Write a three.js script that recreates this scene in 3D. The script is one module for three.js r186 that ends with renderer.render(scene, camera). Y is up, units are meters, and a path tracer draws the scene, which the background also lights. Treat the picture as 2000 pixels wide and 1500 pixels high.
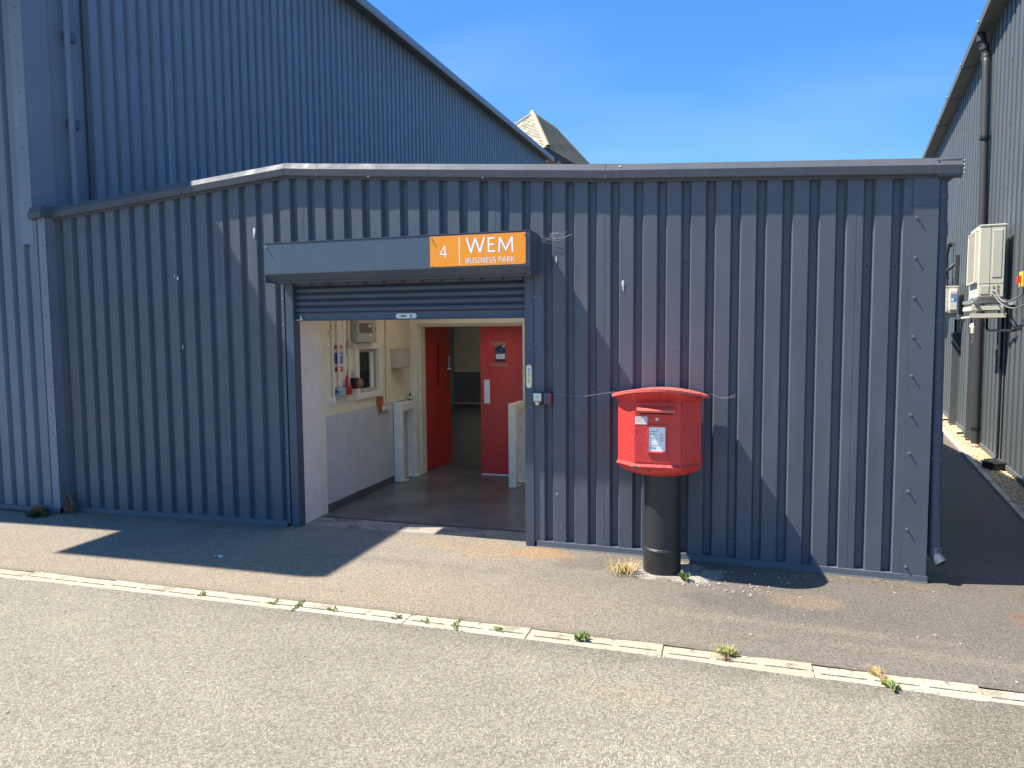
import * as THREE from 'three';
import { mergeGeometries, toCreasedNormals, mergeVertices } from 'three/addons/utils/BufferGeometryUtils.js';
import { RoundedBoxGeometry } from 'three/addons/geometries/RoundedBoxGeometry.js';
import { ImprovedNoise } from 'three/addons/math/ImprovedNoise.js';
import { FontLoader } from 'three/addons/loaders/FontLoader.js';
import { TextGeometry } from 'three/addons/geometries/TextGeometry.js';

// ------------------------------------------------------------------ camera, sky, sun, exposure
const scene = new THREE.Scene();
const camera = new THREE.PerspectiveCamera(57.35, 4 / 3, 0.1, 2000);
camera.position.set(4.143, 1.976, 6.179);
camera.rotation.set(-0.0733, 0.2903, -0.0078, 'YXZ');
const renderer = new THREE.WebGLRenderer();
renderer.toneMapping = THREE.LinearToneMapping;
renderer.toneMappingExposure = 2.25;
renderer.shadowMap.enabled = true;
const SUN = new THREE.Vector3(-3.95, 6.3, 1.0).normalize();       // towards the sun
const sun = new THREE.DirectionalLight(new THREE.Color().setRGB(1.0, 0.93, 0.82), 5.0);
sun.position.copy(SUN).multiplyScalar(60);
sun.castShadow = true;
sun.shadow.mapSize.set(4096, 4096);
Object.assign(sun.shadow.camera, { left: -30, right: 30, top: 30, bottom: -30, near: 1, far: 150 });
scene.add(sun, sun.target);
const skyNoise = new ImprovedNoise(), noise0 = (x, y) => skyNoise.noise(x, y, 0.5) + 0.5 * skyNoise.noise(x * 2.3, y * 2.3, 4.5) + 0.25 * skyNoise.noise(x * 5, y * 5, 8.5);
{ // clear summer sky: deep blue overhead, paler towards the horizon and towards the sun
  const W = 1024, H = 512, d = new Float32Array(W * H * 4), v = new THREE.Vector3();
  for (let j = 0; j < H; j++) for (let i = 0; i < W; i++) {
    const lat = ((j + 0.5) / H - 0.5) * Math.PI, lon = ((i + 0.5) / W - 0.5) * 2 * Math.PI;
    v.set(Math.cos(lat) * Math.cos(lon), Math.sin(lat), Math.cos(lat) * Math.sin(lon));
    const e = Math.max(0, v.y), a = Math.acos(Math.min(1, v.dot(SUN)));
    const h = Math.exp(-e * 5), g = Math.exp(-a * 1.5) * 0.75 + Math.exp(-a * 6) * 1.0;
    let r = 0.006 + 0.2 * h + 0.15 * g, gr = 0.09 + 0.4 * h + 0.23 * g, b = 0.37 + 0.28 * h + 0.24 * g;
    { const w = Math.max(0, noise0(v.x / (e + 0.35) * 1.3, v.z / (e + 0.35) * 3.1)) * 0.05; r += w * 0.9; gr += w * 0.8; b += w * 0.5; }
    if (v.y < 0) { r = 0.16; gr = 0.17; b = 0.18; }
    const k = (j * W + i) * 4; d[k] = r; d[k + 1] = gr; d[k + 2] = b; d[k + 3] = 1;
  }
  const t = new THREE.DataTexture(d, W, H, THREE.RGBAFormat, THREE.FloatType);
  t.mapping = THREE.EquirectangularReflectionMapping; t.magFilter = t.minFilter = THREE.LinearFilter; t.wrapS = THREE.RepeatWrapping; t.needsUpdate = true;
  scene.background = t; scene.environment = t; scene.environmentIntensity = 1;
}

// ------------------------------------------------------------------ helpers
let seed = 20240607;
const rnd = () => { seed = (seed * 1664525 + 1013904223) >>> 0; return seed / 4294967296; };
const rr = (a, b) => a + (b - a) * rnd();
const noise = new ImprovedNoise();
const sm = (a, b, x) => { const t = Math.min(1, Math.max(0, (x - a) / (b - a))); return t * t * (3 - 2 * t); };
const names = {};
const numbered = (n) => { const k = names[n] = (names[n] ?? -1) + 1; return k ? `${n}_${String(k).padStart(3, '0')}` : n; };
const lin = (r, g, b) => new THREE.Color().setRGB(r, g, b);
const std = (c, rough = 0.7, o = {}) => new THREE.MeshStandardMaterial({ color: c, roughness: rough, side: THREE.DoubleSide, ...o });
const phy = (c, rough = 0.7, o = {}) => new THREE.MeshPhysicalMaterial({ color: c, roughness: rough, side: THREE.DoubleSide, ...o });
function plain(g) { // non-indexed, position + normal, uv in metres by the face's main direction
  g = g.index ? g.toNonIndexed() : g;
  for (const k of Object.keys(g.attributes)) if (!['position', 'normal', 'color'].includes(k)) g.deleteAttribute(k);
  const p = g.attributes.position, n = p.count, uv = new Float32Array(n * 2), a = new THREE.Vector3(), b = new THREE.Vector3(), c = new THREE.Vector3();
  for (let i = 0; i < n; i += 3) {
    a.fromBufferAttribute(p, i); b.fromBufferAttribute(p, i + 1).sub(a); c.fromBufferAttribute(p, i + 2).sub(a); b.cross(c);
    const x = Math.abs(b.x), y = Math.abs(b.y), z = Math.abs(b.z);
    for (let k = i; k < i + 3; k++) {
      const X = p.getX(k), Y = p.getY(k), Z = p.getZ(k);
      uv[2 * k] = x > y && x > z ? Z : X; uv[2 * k + 1] = y >= x && y >= z ? Z : Y;
    }
  }
  g.setAttribute('uv', new THREE.BufferAttribute(uv, 2));
  if (!g.attributes.normal) g.computeVertexNormals();
  return g;
}
const merge = (list) => { list = (Array.isArray(list) ? list : [list]).map(plain); return list.length > 1 ? mergeGeometries(list) : list[0]; };
function obj(name, g, m, parent, label) {
  const o = new THREE.Mesh(merge(g), m); o.name = parent ? name : numbered(name); o.castShadow = o.receiveShadow = true;
  (parent ?? scene).add(o); if (label) o.userData.label = label; return o;
}
function group(name, parent) { const o = new THREE.Group(); o.name = parent ? name : numbered(name); (parent ?? scene).add(o); return o; }
function tag(o, label, category, grp) { o.userData.label = label; o.userData.category = category; if (grp) o.userData.group = grp; return o; }
function structure(o, label) { o.userData.kind = 'structure'; if (label) o.userData.label = label; return o; }
const stuff = (o, label) => { o.userData.kind = 'stuff'; if (label) o.userData.label = label; return o; };
// box between two corners, edges rounded by r
function bx(x0, y0, z0, x1, y1, z1, r = 0) {
  const w = Math.abs(x1 - x0), h = Math.abs(y1 - y0), d = Math.abs(z1 - z0);
  const g = r ? new RoundedBoxGeometry(w, h, d, 2, Math.min(r, w / 2.01, h / 2.01, d / 2.01)) : new THREE.BoxGeometry(w, h, d);
  return g.translate((x0 + x1) / 2, (y0 + y1) / 2, (z0 + z1) / 2);
}
const cyl = (r0, r1, h, x, y, z, seg = 20, open = false) => new THREE.CylinderGeometry(r0, r1, h, seg, 1, open).translate(x, y, z);
const V = (x, y, z) => new THREE.Vector3(x, y, z);
const tube = (pts, r, seg = 40, rad = 10, tension = 0.5) => new THREE.TubeGeometry(new THREE.CatmullRomCurve3(pts.map((p) => V(...p)), false, 'catmullrom', tension), seg, r, rad);
function poly(list) { // list of quads/triangles of points -> flat shaded geometry
  const p = []; for (const f of list) for (let i = 1; i < f.length - 1; i++) p.push(...f[0], ...f[i], ...f[i + 1]);
  const g = new THREE.BufferGeometry(); g.setAttribute('position', new THREE.Float32BufferAttribute(p, 3)); g.computeVertexNormals(); return g;
}
// profile of (z, dy) swept from (xa, ya) to (xb, yb); ends capped
function sweep(prof, xa, ya, xb, yb, closed = true) {
  const f = [], n = prof.length;
  for (let i = 0; i < (closed ? n : n - 1); i++) { const [z0, y0] = prof[i], [z1, y1] = prof[(i + 1) % n]; f.push([[xa, ya + y0, z0], [xa, ya + y1, z1], [xb, yb + y1, z1], [xb, yb + y0, z0]]); }
  if (closed) {
    const sh = new THREE.Shape(prof.map(([z, y]) => new THREE.Vector2(z, y))), t = THREE.ShapeUtils.triangulateShape(sh.getPoints(), []), P = sh.getPoints();
    for (const tri of t) { f.push(tri.map((k) => [xa, ya + P[k].y, P[k].x])); f.push([...tri].reverse().map((k) => [xb, yb + P[k].y, P[k].x])); }
  }
  return poly(f);
}

// ------------------------------------------------------------------ textures
function dataTex(w, h, fn, srgb, metres) {
  const d = new Uint8Array(w * h * 4);
  for (let j = 0; j < h; j++) for (let i = 0; i < w; i++) { const c = fn(i, j), k = (j * w + i) * 4; d[k] = Math.max(0, Math.min(255, c[0] * 255)); d[k + 1] = Math.max(0, Math.min(255, c[1] * 255)); d[k + 2] = Math.max(0, Math.min(255, c[2] * 255)); d[k + 3] = 255; }
  const t = new THREE.DataTexture(d, w, h, THREE.RGBAFormat, THREE.UnsignedByteType);
  t.wrapS = t.wrapT = THREE.RepeatWrapping; t.magFilter = t.minFilter = THREE.LinearFilter; if (srgb) t.colorSpace = THREE.SRGBColorSpace;
  if (metres) t.repeat.set(1 / metres, 1 / metres); t.needsUpdate = true; return t;
}
const hash = (x, y, s = 0) => { let h = (x * 374761393 + y * 668265263 + s * 974634777) | 0; h = Math.imul(h ^ (h >>> 13), 1274126177); return ((h ^ (h >>> 16)) >>> 0) / 4294967296; };
function vnoise(x, y, per, s, perY = per) { // periodic value noise, x and y in cells
  const xi = Math.floor(x), yi = Math.floor(y), fx = x - xi, fy = y - yi, u = fx * fx * (3 - 2 * fx), v = fy * fy * (3 - 2 * fy);
  const q = (a, b) => hash(((a % per) + per) % per, ((b % perY) + perY) % perY, s);
  return (q(xi, yi) * (1 - u) + q(xi + 1, yi) * u) * (1 - v) + (q(xi, yi + 1) * (1 - u) + q(xi + 1, yi + 1) * u) * v;
}
function asphalt(size, cell, metres, contrast, s) { // stones of many sizes in a binder
  const N = Math.floor(size / cell), h = new Float32Array(size * size), c = new Float32Array(size * size * 3);
  for (let j = 0; j < size; j++) for (let i = 0; i < size; i++) {
    const x = (i / size) * N, y = (j / size) * N, xi = Math.floor(x), yi = Math.floor(y); let f1 = 9, f2 = 9, id = 0, id2 = 0;
    for (let b = -1; b <= 1; b++) for (let a = -1; a <= 1; a++) {
      const cx = (xi + a + N) % N, cy = (yi + b + N) % N, w = 0.75 + 0.5 * hash(cx, cy, s + 5);
      const dx = xi + a + hash(cx, cy, s) - x, dy = yi + b + hash(cx, cy, s + 1) - y, d = Math.sqrt(dx * dx + dy * dy) * w;
      if (d < f1) { f2 = f1; f1 = d; id = hash(cx, cy, s + 2); id2 = hash(cx, cy, s + 3); } else if (d < f2) f2 = d;
    }
    const gap = sm(0.02, 0.32, f2 - f1), k = j * size + i, big = vnoise((i / size) * 24, (j / size) * 24, 24, s + 8), mid = vnoise((i / size) * 90, (j / size) * 90, 90, s + 9);
    const sunk = id2 < 0.16 ? 0.45 : 1;
    const t = (1 - contrast + contrast * (0.35 + 1.05 * id)) * (0.55 + 0.45 * gap * sunk) * (0.94 + 0.07 * big + 0.05 * mid) + (id2 > 0.96 ? 0.16 : 0);
    h[k] = gap * sunk * (0.5 + 0.5 * id); const warm = (hash(Math.floor(id * 9999), 3, s) - 0.5) * 0.1;
    c[3 * k] = t * (1 + warm); c[3 * k + 1] = t; c[3 * k + 2] = t * (0.97 - warm);
  }
  return { map: dataTex(size, size, (i, j) => { const k = 3 * (j * size + i); return [c[k] * 0.8, c[k + 1] * 0.8, c[k + 2] * 0.8]; }, false, metres), bump: dataTex(size, size, (i, j) => { const v = h[j * size + i]; return [v, v, v]; }, false, metres) };
}
const roadTex = asphalt(2048, 5.5, 3.6, 0.76, 11), paveTex = asphalt(2048, 5, 3.2, 0.72, 47);
const fbm = (x, y, per, s) => 0.5 * vnoise(x, y, per, s) + 0.3 * vnoise(x * 2, y * 2, per * 2, s + 1) + 0.2 * vnoise(x * 4, y * 4, per * 4, s + 2);
const paintTex = dataTex(512, 512, (i, j) => { // coated sheet: faint streaks, dust specks
  const u = i / 512, v = j / 512, streak = vnoise(u * 90, v * 3, 90, 3, 3), cloud = fbm(u * 6, v * 6, 6, 5), speck = hash(i, j, 9) > 0.9993 ? 0.16 : 0;
  const t = 0.8 + 0.07 * (streak - 0.5) + 0.12 * (cloud - 0.5) + speck; return [t, t, t];
}, false, 1.7);
const paintRough = dataTex(256, 256, (i, j) => { const t = 0.42 + 0.3 * fbm((i / 256) * 9, (j / 256) * 9, 9, 15); return [t, t, t]; }, false, 1.3);
const oilBump = dataTex(256, 256, (i, j) => { const t = vnoise((i / 256) * 8, (j / 256) * 5, 8, 25, 5); return [t, t, t]; }, false, 2.3);
const concreteTex = dataTex(1024, 1024, (i, j) => {
  const u = i / 1024, v = j / 1024, n = fbm(u * 40, v * 40, 40, 31), big = fbm(u * 5, v * 5, 5, 33), pit = vnoise(u * 150, v * 150, 150, 37) > 0.84 ? -0.42 : 0, stain = sm(0.52, 0.75, fbm(u * 12, v * 12, 12, 39)) * -0.3;
  const t = 0.82 + 0.22 * (n - 0.5) + 0.2 * (big - 0.5) + pit + stain; return [t, t * 0.985, t * 0.95];
}, false, 1.4);
const pitBump = dataTex(512, 512, (i, j) => { const t = 0.7 + 0.3 * vnoise((i / 512) * 90, (j / 512) * 90, 90, 41) - (vnoise((i / 512) * 120, (j / 512) * 120, 120, 43) > 0.82 ? 0.6 : 0); return [t, t, t]; }, false, 0.8);
const wallTex = dataTex(512, 512, (i, j) => { const u = i / 512, v = j / 512, t = 0.86 + 0.14 * (fbm(u * 7, v * 7, 7, 51) - 0.5) + 0.07 * (vnoise(u * 60, v * 60, 60, 53) - 0.5) - (vnoise(u * 40, v * 14, 40, 55, 14) > 0.9 ? 0.09 : 0); return [t, t * 0.995, t * 0.98]; }, false, 1.5);
const grainBump = dataTex(512, 512, (i, j) => { const t = fbm((i / 512) * 40, (j / 512) * 40, 40, 61); return [t, t, t]; }, false, 0.5);
const brushTex = dataTex(512, 512, (i, j) => { const u = i / 512, v = j / 512, t = 0.5 * vnoise(u * 70, v * 5, 70, 65, 5) + 0.5 * fbm(u * 9, v * 9, 9, 67); return [t, t, t]; }, false, 0.9);
const redTex = dataTex(512, 512, (i, j) => { const u = i / 512, v = j / 512, t = 0.83 + 0.26 * (fbm(u * 5, v * 5, 5, 71) - 0.5) + 0.1 * (vnoise(u * 60, v * 6, 60, 73, 6) - 0.5) + (vnoise(u * 30, v * 30, 30, 75) > 0.93 ? 0.06 : 0); return [t, t, t]; }, false, 0.8);
const chipTex = dataTex(512, 512, (i, j) => { const u = i / 512, v = j / 512, c = sm(0.8, 0.84, fbm(u * 14, v * 14, 14, 81)), d = sm(0.5, 0.9, fbm(u * 5, v * 5, 5, 83)) * 0.1, t = 0.9 - 0.6 * c - d; return [t, t * 0.985, t * 0.95]; }, false, 0.5);
const floorTex = dataTex(1024, 1024, (i, j) => { const u = i / 1024, v = j / 1024, n = fbm(u * 6, v * 6, 6, 91), s = sm(0.62, 0.8, fbm(u * 16, v * 16, 16, 93)), sc = vnoise(u * 6, v * 140, 6, 95, 140) > 0.93 ? 0.2 : 0; const t = 0.6 + 0.75 * (n - 0.5) + 0.3 * s + sc; return [t, t * 0.985, t * 0.97]; }, false, 2.6);
const slateTex = dataTex(512, 512, (i, j) => { const u = i / 512, v = j / 512, t = 0.8 + 0.4 * (hash(Math.floor(u * 12 + (Math.floor(v * 16) % 2) * 0.5) % 12, Math.floor(v * 16), 97) - 0.5) + 0.2 * (fbm(u * 20, v * 20, 20, 99) - 0.5); return [t, t, t * 0.96]; }, false, 3);
function canvasTex(w, h, draw) { const c = document.createElement('canvas'); c.width = w; c.height = h; draw(c.getContext('2d'), w, h); const t = new THREE.CanvasTexture(c); t.colorSpace = THREE.SRGBColorSpace; return t; }
function printed(w, h, tex, rough = 0.4) { // flat print on its own plate, uv 0..1
  const g = new THREE.PlaneGeometry(w, h), m = std(lin(1, 1, 1), rough, { map: tex }); return [g, m];
}
function sticker(name, parent, w, h, x, y, z, tex, rot = [0, 0, 0], rough = 0.4) {
  const [g, m] = printed(w, h, tex, rough), o = new THREE.Mesh(g, m); o.name = name; o.position.set(x, y, z); o.rotation.set(...rot); o.receiveShadow = o.castShadow = true; parent.add(o); return o;
}

// ------------------------------------------------------------------ materials
const clad = phy(lin(0.108, 0.127, 0.156), 1, { map: paintTex, roughnessMap: paintRough, bumpMap: oilBump, bumpScale: 0.006 });
const cladTrim = phy(lin(0.108, 0.127, 0.156), 1, { map: paintTex, roughnessMap: paintRough });
const fasciaM = phy(lin(0.11, 0.122, 0.137), 1, { specularIntensity: 0.35, map: paintTex, roughnessMap: paintRough });
const hallClad = phy(lin(0.195, 0.243, 0.305), 1, { map: paintTex, roughnessMap: paintRough });
const gableClad = phy(lin(0.17, 0.205, 0.255), 1, { map: paintTex, roughnessMap: paintRough }), gableTrim = phy(lin(0.21, 0.25, 0.305), 1, { map: paintTex, roughnessMap: paintRough });
const rightClad = phy(lin(0.105, 0.122, 0.13), 1, { map: paintTex, roughnessMap: paintRough });
const rightTrim = phy(lin(0.14, 0.155, 0.16), 0.6, { map: paintTex });
const shutterM = phy(lin(0.075, 0.1, 0.145), 0.42, { map: paintTex });
const hoodM = phy(lin(0.1, 0.132, 0.17), 0.33, { map: paintTex });
const darkGap = std(lin(0.012, 0.012, 0.014), 0.9);
const galv = std(lin(0.5, 0.52, 0.54), 0.45, { metalness: 0.6 });
const boltM = std(lin(0.2, 0.21, 0.23), 0.5, { metalness: 0.3 });
const steel = std(lin(0.62, 0.62, 0.62), 0.35, { metalness: 0.85 });
const blackPlastic = phy(lin(0.018, 0.018, 0.02), 0.38);
const whitePlastic = phy(lin(0.72, 0.71, 0.66), 0.35);
const creamPlastic = phy(lin(0.66, 0.6, 0.48), 0.4);
const cream = std(lin(0.84, 0.74, 0.56), 0.75, { map: wallTex, bumpMap: grainBump, bumpScale: 0.004 });
const greyPaint = std(lin(0.54, 0.555, 0.585), 0.7, { map: wallTex, bumpMap: grainBump, bumpScale: 0.004 });
const pierPaint = std(lin(0.82, 0.76, 0.73), 0.75, { map: wallTex, bumpMap: grainBump, bumpScale: 0.003 });
const skirtPaint = std(lin(0.08, 0.085, 0.095), 0.5, { map: wallTex });
const redFadedLit = phy(lin(0.78, 0.13, 0.1), 0.5, { map: redTex, bumpMap: grainBump, bumpScale: 0.0016 });  // paler red: real fading plus grazing sun sheen put into the colour
const redDoor = phy(lin(0.62, 0.04, 0.032), 0.38, { map: redTex, bumpMap: brushTex, bumpScale: 0.0025 });
const redBox = phy(lin(0.72, 0.05, 0.045), 0.42, { map: redTex, bumpMap: grainBump, bumpScale: 0.0016 });
const timberWhite = std(lin(0.84, 0.83, 0.8), 0.6, { map: chipTex, bumpMap: grainBump, bumpScale: 0.002 });
const frameCream = std(lin(0.82, 0.77, 0.66), 0.5, { map: wallTex });
const floorPaint = phy(lin(0.19, 0.19, 0.195), 0.3, { map: floorTex });
const concrete = std(lin(0.66, 0.6, 0.49), 0.9, { map: concreteTex, bumpMap: pitBump, bumpScale: 0.006 });
const sillConcrete = std(lin(0.36, 0.33, 0.29), 0.85, { map: concreteTex, bumpMap: pitBump, bumpScale: 0.004 });
const roadM = std(lin(0.51, 0.46, 0.365), 0.92, { map: roadTex.map, bumpMap: roadTex.bump, bumpScale: 0.009, vertexColors: true });
const paveM = std(lin(0.425, 0.372, 0.3), 0.92, { map: paveTex.map, bumpMap: paveTex.bump, bumpScale: 0.0045, vertexColors: true });
const acCream = phy(lin(0.68, 0.64, 0.52), 0.5);
const postBlack = phy(lin(0.022, 0.023, 0.026), 0.42, { bumpMap: grainBump, bumpScale: 0.002 });

// ------------------------------------------------------------------ ground
const gy = (x) => -0.0022 * Math.min(5, Math.max(-5, x - 1.4)) ** 2;
function sheet(x0, z0, x1, z1, nx, nz, y, tint) {
  const g = new THREE.PlaneGeometry(1, 1, nx, nz).rotateX(-Math.PI / 2).toNonIndexed(), p = g.attributes.position, col = new Float32Array(p.count * 3);
  for (let i = 0; i < p.count; i++) {
    const x = x0 + (p.getX(i) + 0.5) * (x1 - x0), z = z0 + (p.getZ(i) + 0.5) * (z1 - z0); p.setXYZ(i, x, y(x, z), z);
    const c = tint ? tint(x, z) : [1, 1, 1]; col.set(c, 3 * i);
  }
  g.setAttribute('color', new THREE.BufferAttribute(col, 3)); g.deleteAttribute('normal'); g.computeVertexNormals(); const o = mergeVertices((g.deleteAttribute('uv'), g.deleteAttribute('normal'), g)); o.computeVertexNormals();
  return o;
}
const blob = (x, z, cx, cz, rx, rz) => { const d = Math.hypot((x - cx) / rx, (z - cz) / rz) + 0.7 * noise.noise(x * 4, z * 4, 3) + 0.55 * noise.noise(x * 12, z * 12, 5); return 1 - sm(0.55, 1.15, d); };
const mix3 = (a, b, t) => a.map((v, i) => v + (b[i] - v) * t);
function paveTint(x, z) {
  let c = [1, 1, 1]; const n = noise.noise(x * 0.7, 1, z * 0.7) * 0.08 + noise.noise(x * 2.7, 4, z * 2.7) * 0.07; c = c.map((v) => v + n);
  c = mix3(c, [0.52, 0.52, 0.56], 0.9 * sm(1.4, 5.2, x + 0.5 * noise.noise(x, 9, z * 2)) * (1 - 0.3 * sm(0.9, 1.7, z)));       // newer darker surface to the right
  c = mix3(c, [1.22, 1.1, 0.92], 0.5 * sm(0.35, 1.6, z + 0.4 * noise.noise(x * 1.3, 2, z)) * (1 - sm(1.4, 4.4, x)));              // dusty tan towards the channel
  c = mix3(c, [0.52, 0.5, 0.5], 0.55 * (1 - sm(0.03, 0.32, z + 0.12 * noise.noise(x * 3, 6, 0))) * (x < -0.1 || x > 2.6 ? 1 : 0.25)); // dirt gathered along the wall foot
  c = mix3(c, [1.35, 0.82, 0.42], 0.6 * blob(x, z, 2.62, 0.2, 0.34, 0.2));                                                         // rust stain by the jamb
  c = mix3(c, [1.25, 0.98, 0.72], 0.5 * blob(x, z, 2.1, 0.22, 0.7, 0.24));
  c = mix3(c, [0.48, 0.5, 0.54], 0.7 * blob(x, z, 4.45, 0.85, 0.55, 0.2)); c = mix3(c, [0.5, 0.52, 0.56], 0.55 * blob(x, z, 3.1, 0.35, 0.4, 0.18));
  c = mix3(c, [1.5, 1.12, 0.76], 0.28 * blob(x, z, 4.75, 0.72, 0.28, 0.17)); c = mix3(c, [1.3, 1.2, 1.0], 0.22 * blob(x, z, 4.4, 1.2, 1.2, 0.07)); c = mix3(c, [1.3, 1.2, 1.02], 0.2 * blob(x, z, 5.3, 1.42, 0.9, 0.06));
  c = mix3(c, [0.72, 0.72, 0.75], 0.5 * blob(x, z, 1.5, 0.75, 1.1, 0.1));
  c = mix3(c, [0.5, 0.49, 0.5], 0.4 * (1 - sm(0.0, 0.1, 1.76 - z)));
  return z < -0.2 ? mix3([0.72, 0.71, 0.74], [0.6, 0.6, 0.63], 0.5 + 0.5 * noise.noise(x, 1, z * 0.6)) : c;
}
function roadTint(x, z) {
  let c = [1, 1, 1]; const n = noise.noise(x * 0.5, 11, z * 0.5) * 0.1 + noise.noise(x * 2.1, 14, z * 2.1) * 0.08 + noise.noise(x * 0.4, 21, z * 5) * 0.05; c = c.map((v) => v + n);
  c = mix3(c, [0.62, 0.62, 0.64], 0.6 * (1 - sm(0.0, 0.24, z - 1.955 + 0.12 * noise.noise(x * 3, 3, 0))) * sm(-2, 3.2, x));   // damp dirt beside the channel
  c = mix3(c, [1.16, 1.06, 0.9], 0.4 * blob(x, z, 3.7, 2.45, 0.35, 0.14));
  c = mix3(c, [0.66, 0.64, 0.64], 0.75 * sm(5.0, 5.25, x + 0.5 * (z - 2.4) + 0.14 * noise.noise(z * 4, 5, x * 2)));             // darker repair at the right
  return c;
}
const ragged = (g, z0, s) => { const p = g.attributes.position; for (let i = 0; i < p.count; i++) if (Math.abs(p.getZ(i) - z0) < 1e-3) { const x = p.getX(i), n = 0.012 + 0.013 * noise.noise(x * 1.7, 3, s) + 0.009 * noise.noise(x * 9, 5, s); p.setZ(i, z0 + s * n); p.setY(i, gy(x) + 0.0065); } return g; };
structure(obj('pavement', [ragged(sheet(-10, -0.17, 16, 1.764, 900, 64, (x) => gy(x), paveTint), 1.764, 1)], paveM), 'tan to dark asphalt apron between the wall and the drain');
structure(obj('path', [sheet(5.2, -60, 16, -0.17, 60, 300, (x) => gy(x), paveTint)], paveM), 'dark asphalt alley between the low unit and the right hall');
structure(obj('road', [ragged(sheet(-10, 1.956, 16, 3.156, 900, 30, (x) => gy(x), roadTint), 1.956, -1), sheet(-10, 3.156, 16, 22, 300, 200, (x) => gy(x), roadTint)], roadM), 'light coarse asphalt road in the foreground');
structure(obj('ground', [sheet(-600, -600, 600, 600, 8, 8, () => -0.3)], std(lin(0.2, 0.2, 0.17), 0.95)));
// drainage channel: concrete blocks end to end, each with a broken slot along its middle
{
  const ch = group('drainage_channel'); structure(ch, 'pale concrete slot drain crossing in front of the wall');
  const tints = [0, 1, 2, 3].map((k) => { const m = concrete.clone(); m.color = lin(0.58 - 0.03 * k, 0.52 - 0.03 * k, 0.395 - 0.03 * k); return m; });
  const L = 0.868;
  for (let k = -12; k < 16; k++) {
    const x0 = 0.345 + L * (k - 0), x1 = x0 + L - 0.0015 - rnd() * 0.0015, y = gy((x0 + x1) / 2), dz = rr(-0.001, 0.001), s0 = 1.856 + dz;
    const g = [bx(x0, y - 0.09, 1.768 + dz, x1, y + 0.004, s0, 0.004), bx(x0, y - 0.09, s0 + 0.015, x1, y + 0.003, 1.952 + dz, 0.004)];
    for (const [a, b] of [[0, 0.04], [0.285, 0.325], [0.555, 0.6], [0.835, 0.86]]) g.push(bx(x0 + a, y - 0.05, s0 - 0.004, Math.min(x1, x0 + b) - 0.001, y + 0.002, s0 + 0.019));
    obj('channel_block', g, tints[Math.floor(rnd() * 4)], ch);
  }
  obj('channel_bed', [sheet(-10, 1.765, 16, 1.957, 60, 1, (x) => gy(x) - 0.045)], std(lin(0.05, 0.045, 0.04), 0.95), ch);
}

// ------------------------------------------------------------------ profiled sheet cladding
const depthAt = (u, p, steep) => { const f = ((u % p) + p) % p; if (steep) return f < 0.008 ? f / 0.008 : f < 0.112 ? 1 : f < 0.12 ? (0.12 - f) / 0.008 : 0; return f < 0.02 ? f / 0.02 : f < 0.065 ? 1 : f < 0.085 ? (0.085 - f) / 0.02 : 0; };
// a sheet in its own frame: u along the wall, y up, depth inwards; place(u, y, depth) gives the point
function cladSheet(u0, u1, y0, y1, p, depth, place, wob = 0, rows = 1, steep = false) {
  const us = [u0]; for (let k = Math.floor(u0 / p) - 1; k * p < u1; k++) for (const e of steep ? [0, 0.008, 0.112, 0.12] : [0, 0.02, 0.065, 0.085, 0.113, 0.142, 0.171]) { const u = k * p + (steep || e <= 0.085 ? e : 0.085 + ((e - 0.085) / 0.115) * (p - 0.085)); if (u > u0 + 1e-4 && u < u1 - 1e-4 && (wob || steep || e <= 0.085)) us.push(u); } us.push(u1);
  const pts = us.map((u) => Array.from({ length: rows + 1 }, (_, r) => {
    const ya = typeof y0 === 'function' ? y0(u) : y0, yb = typeof y1 === 'function' ? y1(u) : y1, y = ya + ((yb - ya) * r) / rows, q = depthAt(u, p, steep);
    const k = Math.floor(u / p), f = (u / p - k - 0.425) / 0.575, w = wob * (q < 0.01 ? Math.sin(Math.PI * Math.min(1, Math.max(0, f))) : 0) * (noise.noise(k * 3.7, y * 1.1, 0.5) + 0.5 * noise.noise(k * 5.1, y * 3.1, 7));
    return place(u, y, depth * q - w);
  }));
  const f = []; for (let i = 0; i < us.length - 1; i++) for (let r = 0; r < rows; r++) f.push([pts[i][r], pts[i + 1][r], pts[i + 1][r + 1], pts[i][r + 1]]);
  const g = poly(f); return wob ? toCreasedNormals(g, 0.25) : g;
}
const dot = (x, y, z, r = 0.008) => new THREE.SphereGeometry(r, 6, 4).translate(x, y, z);

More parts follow.
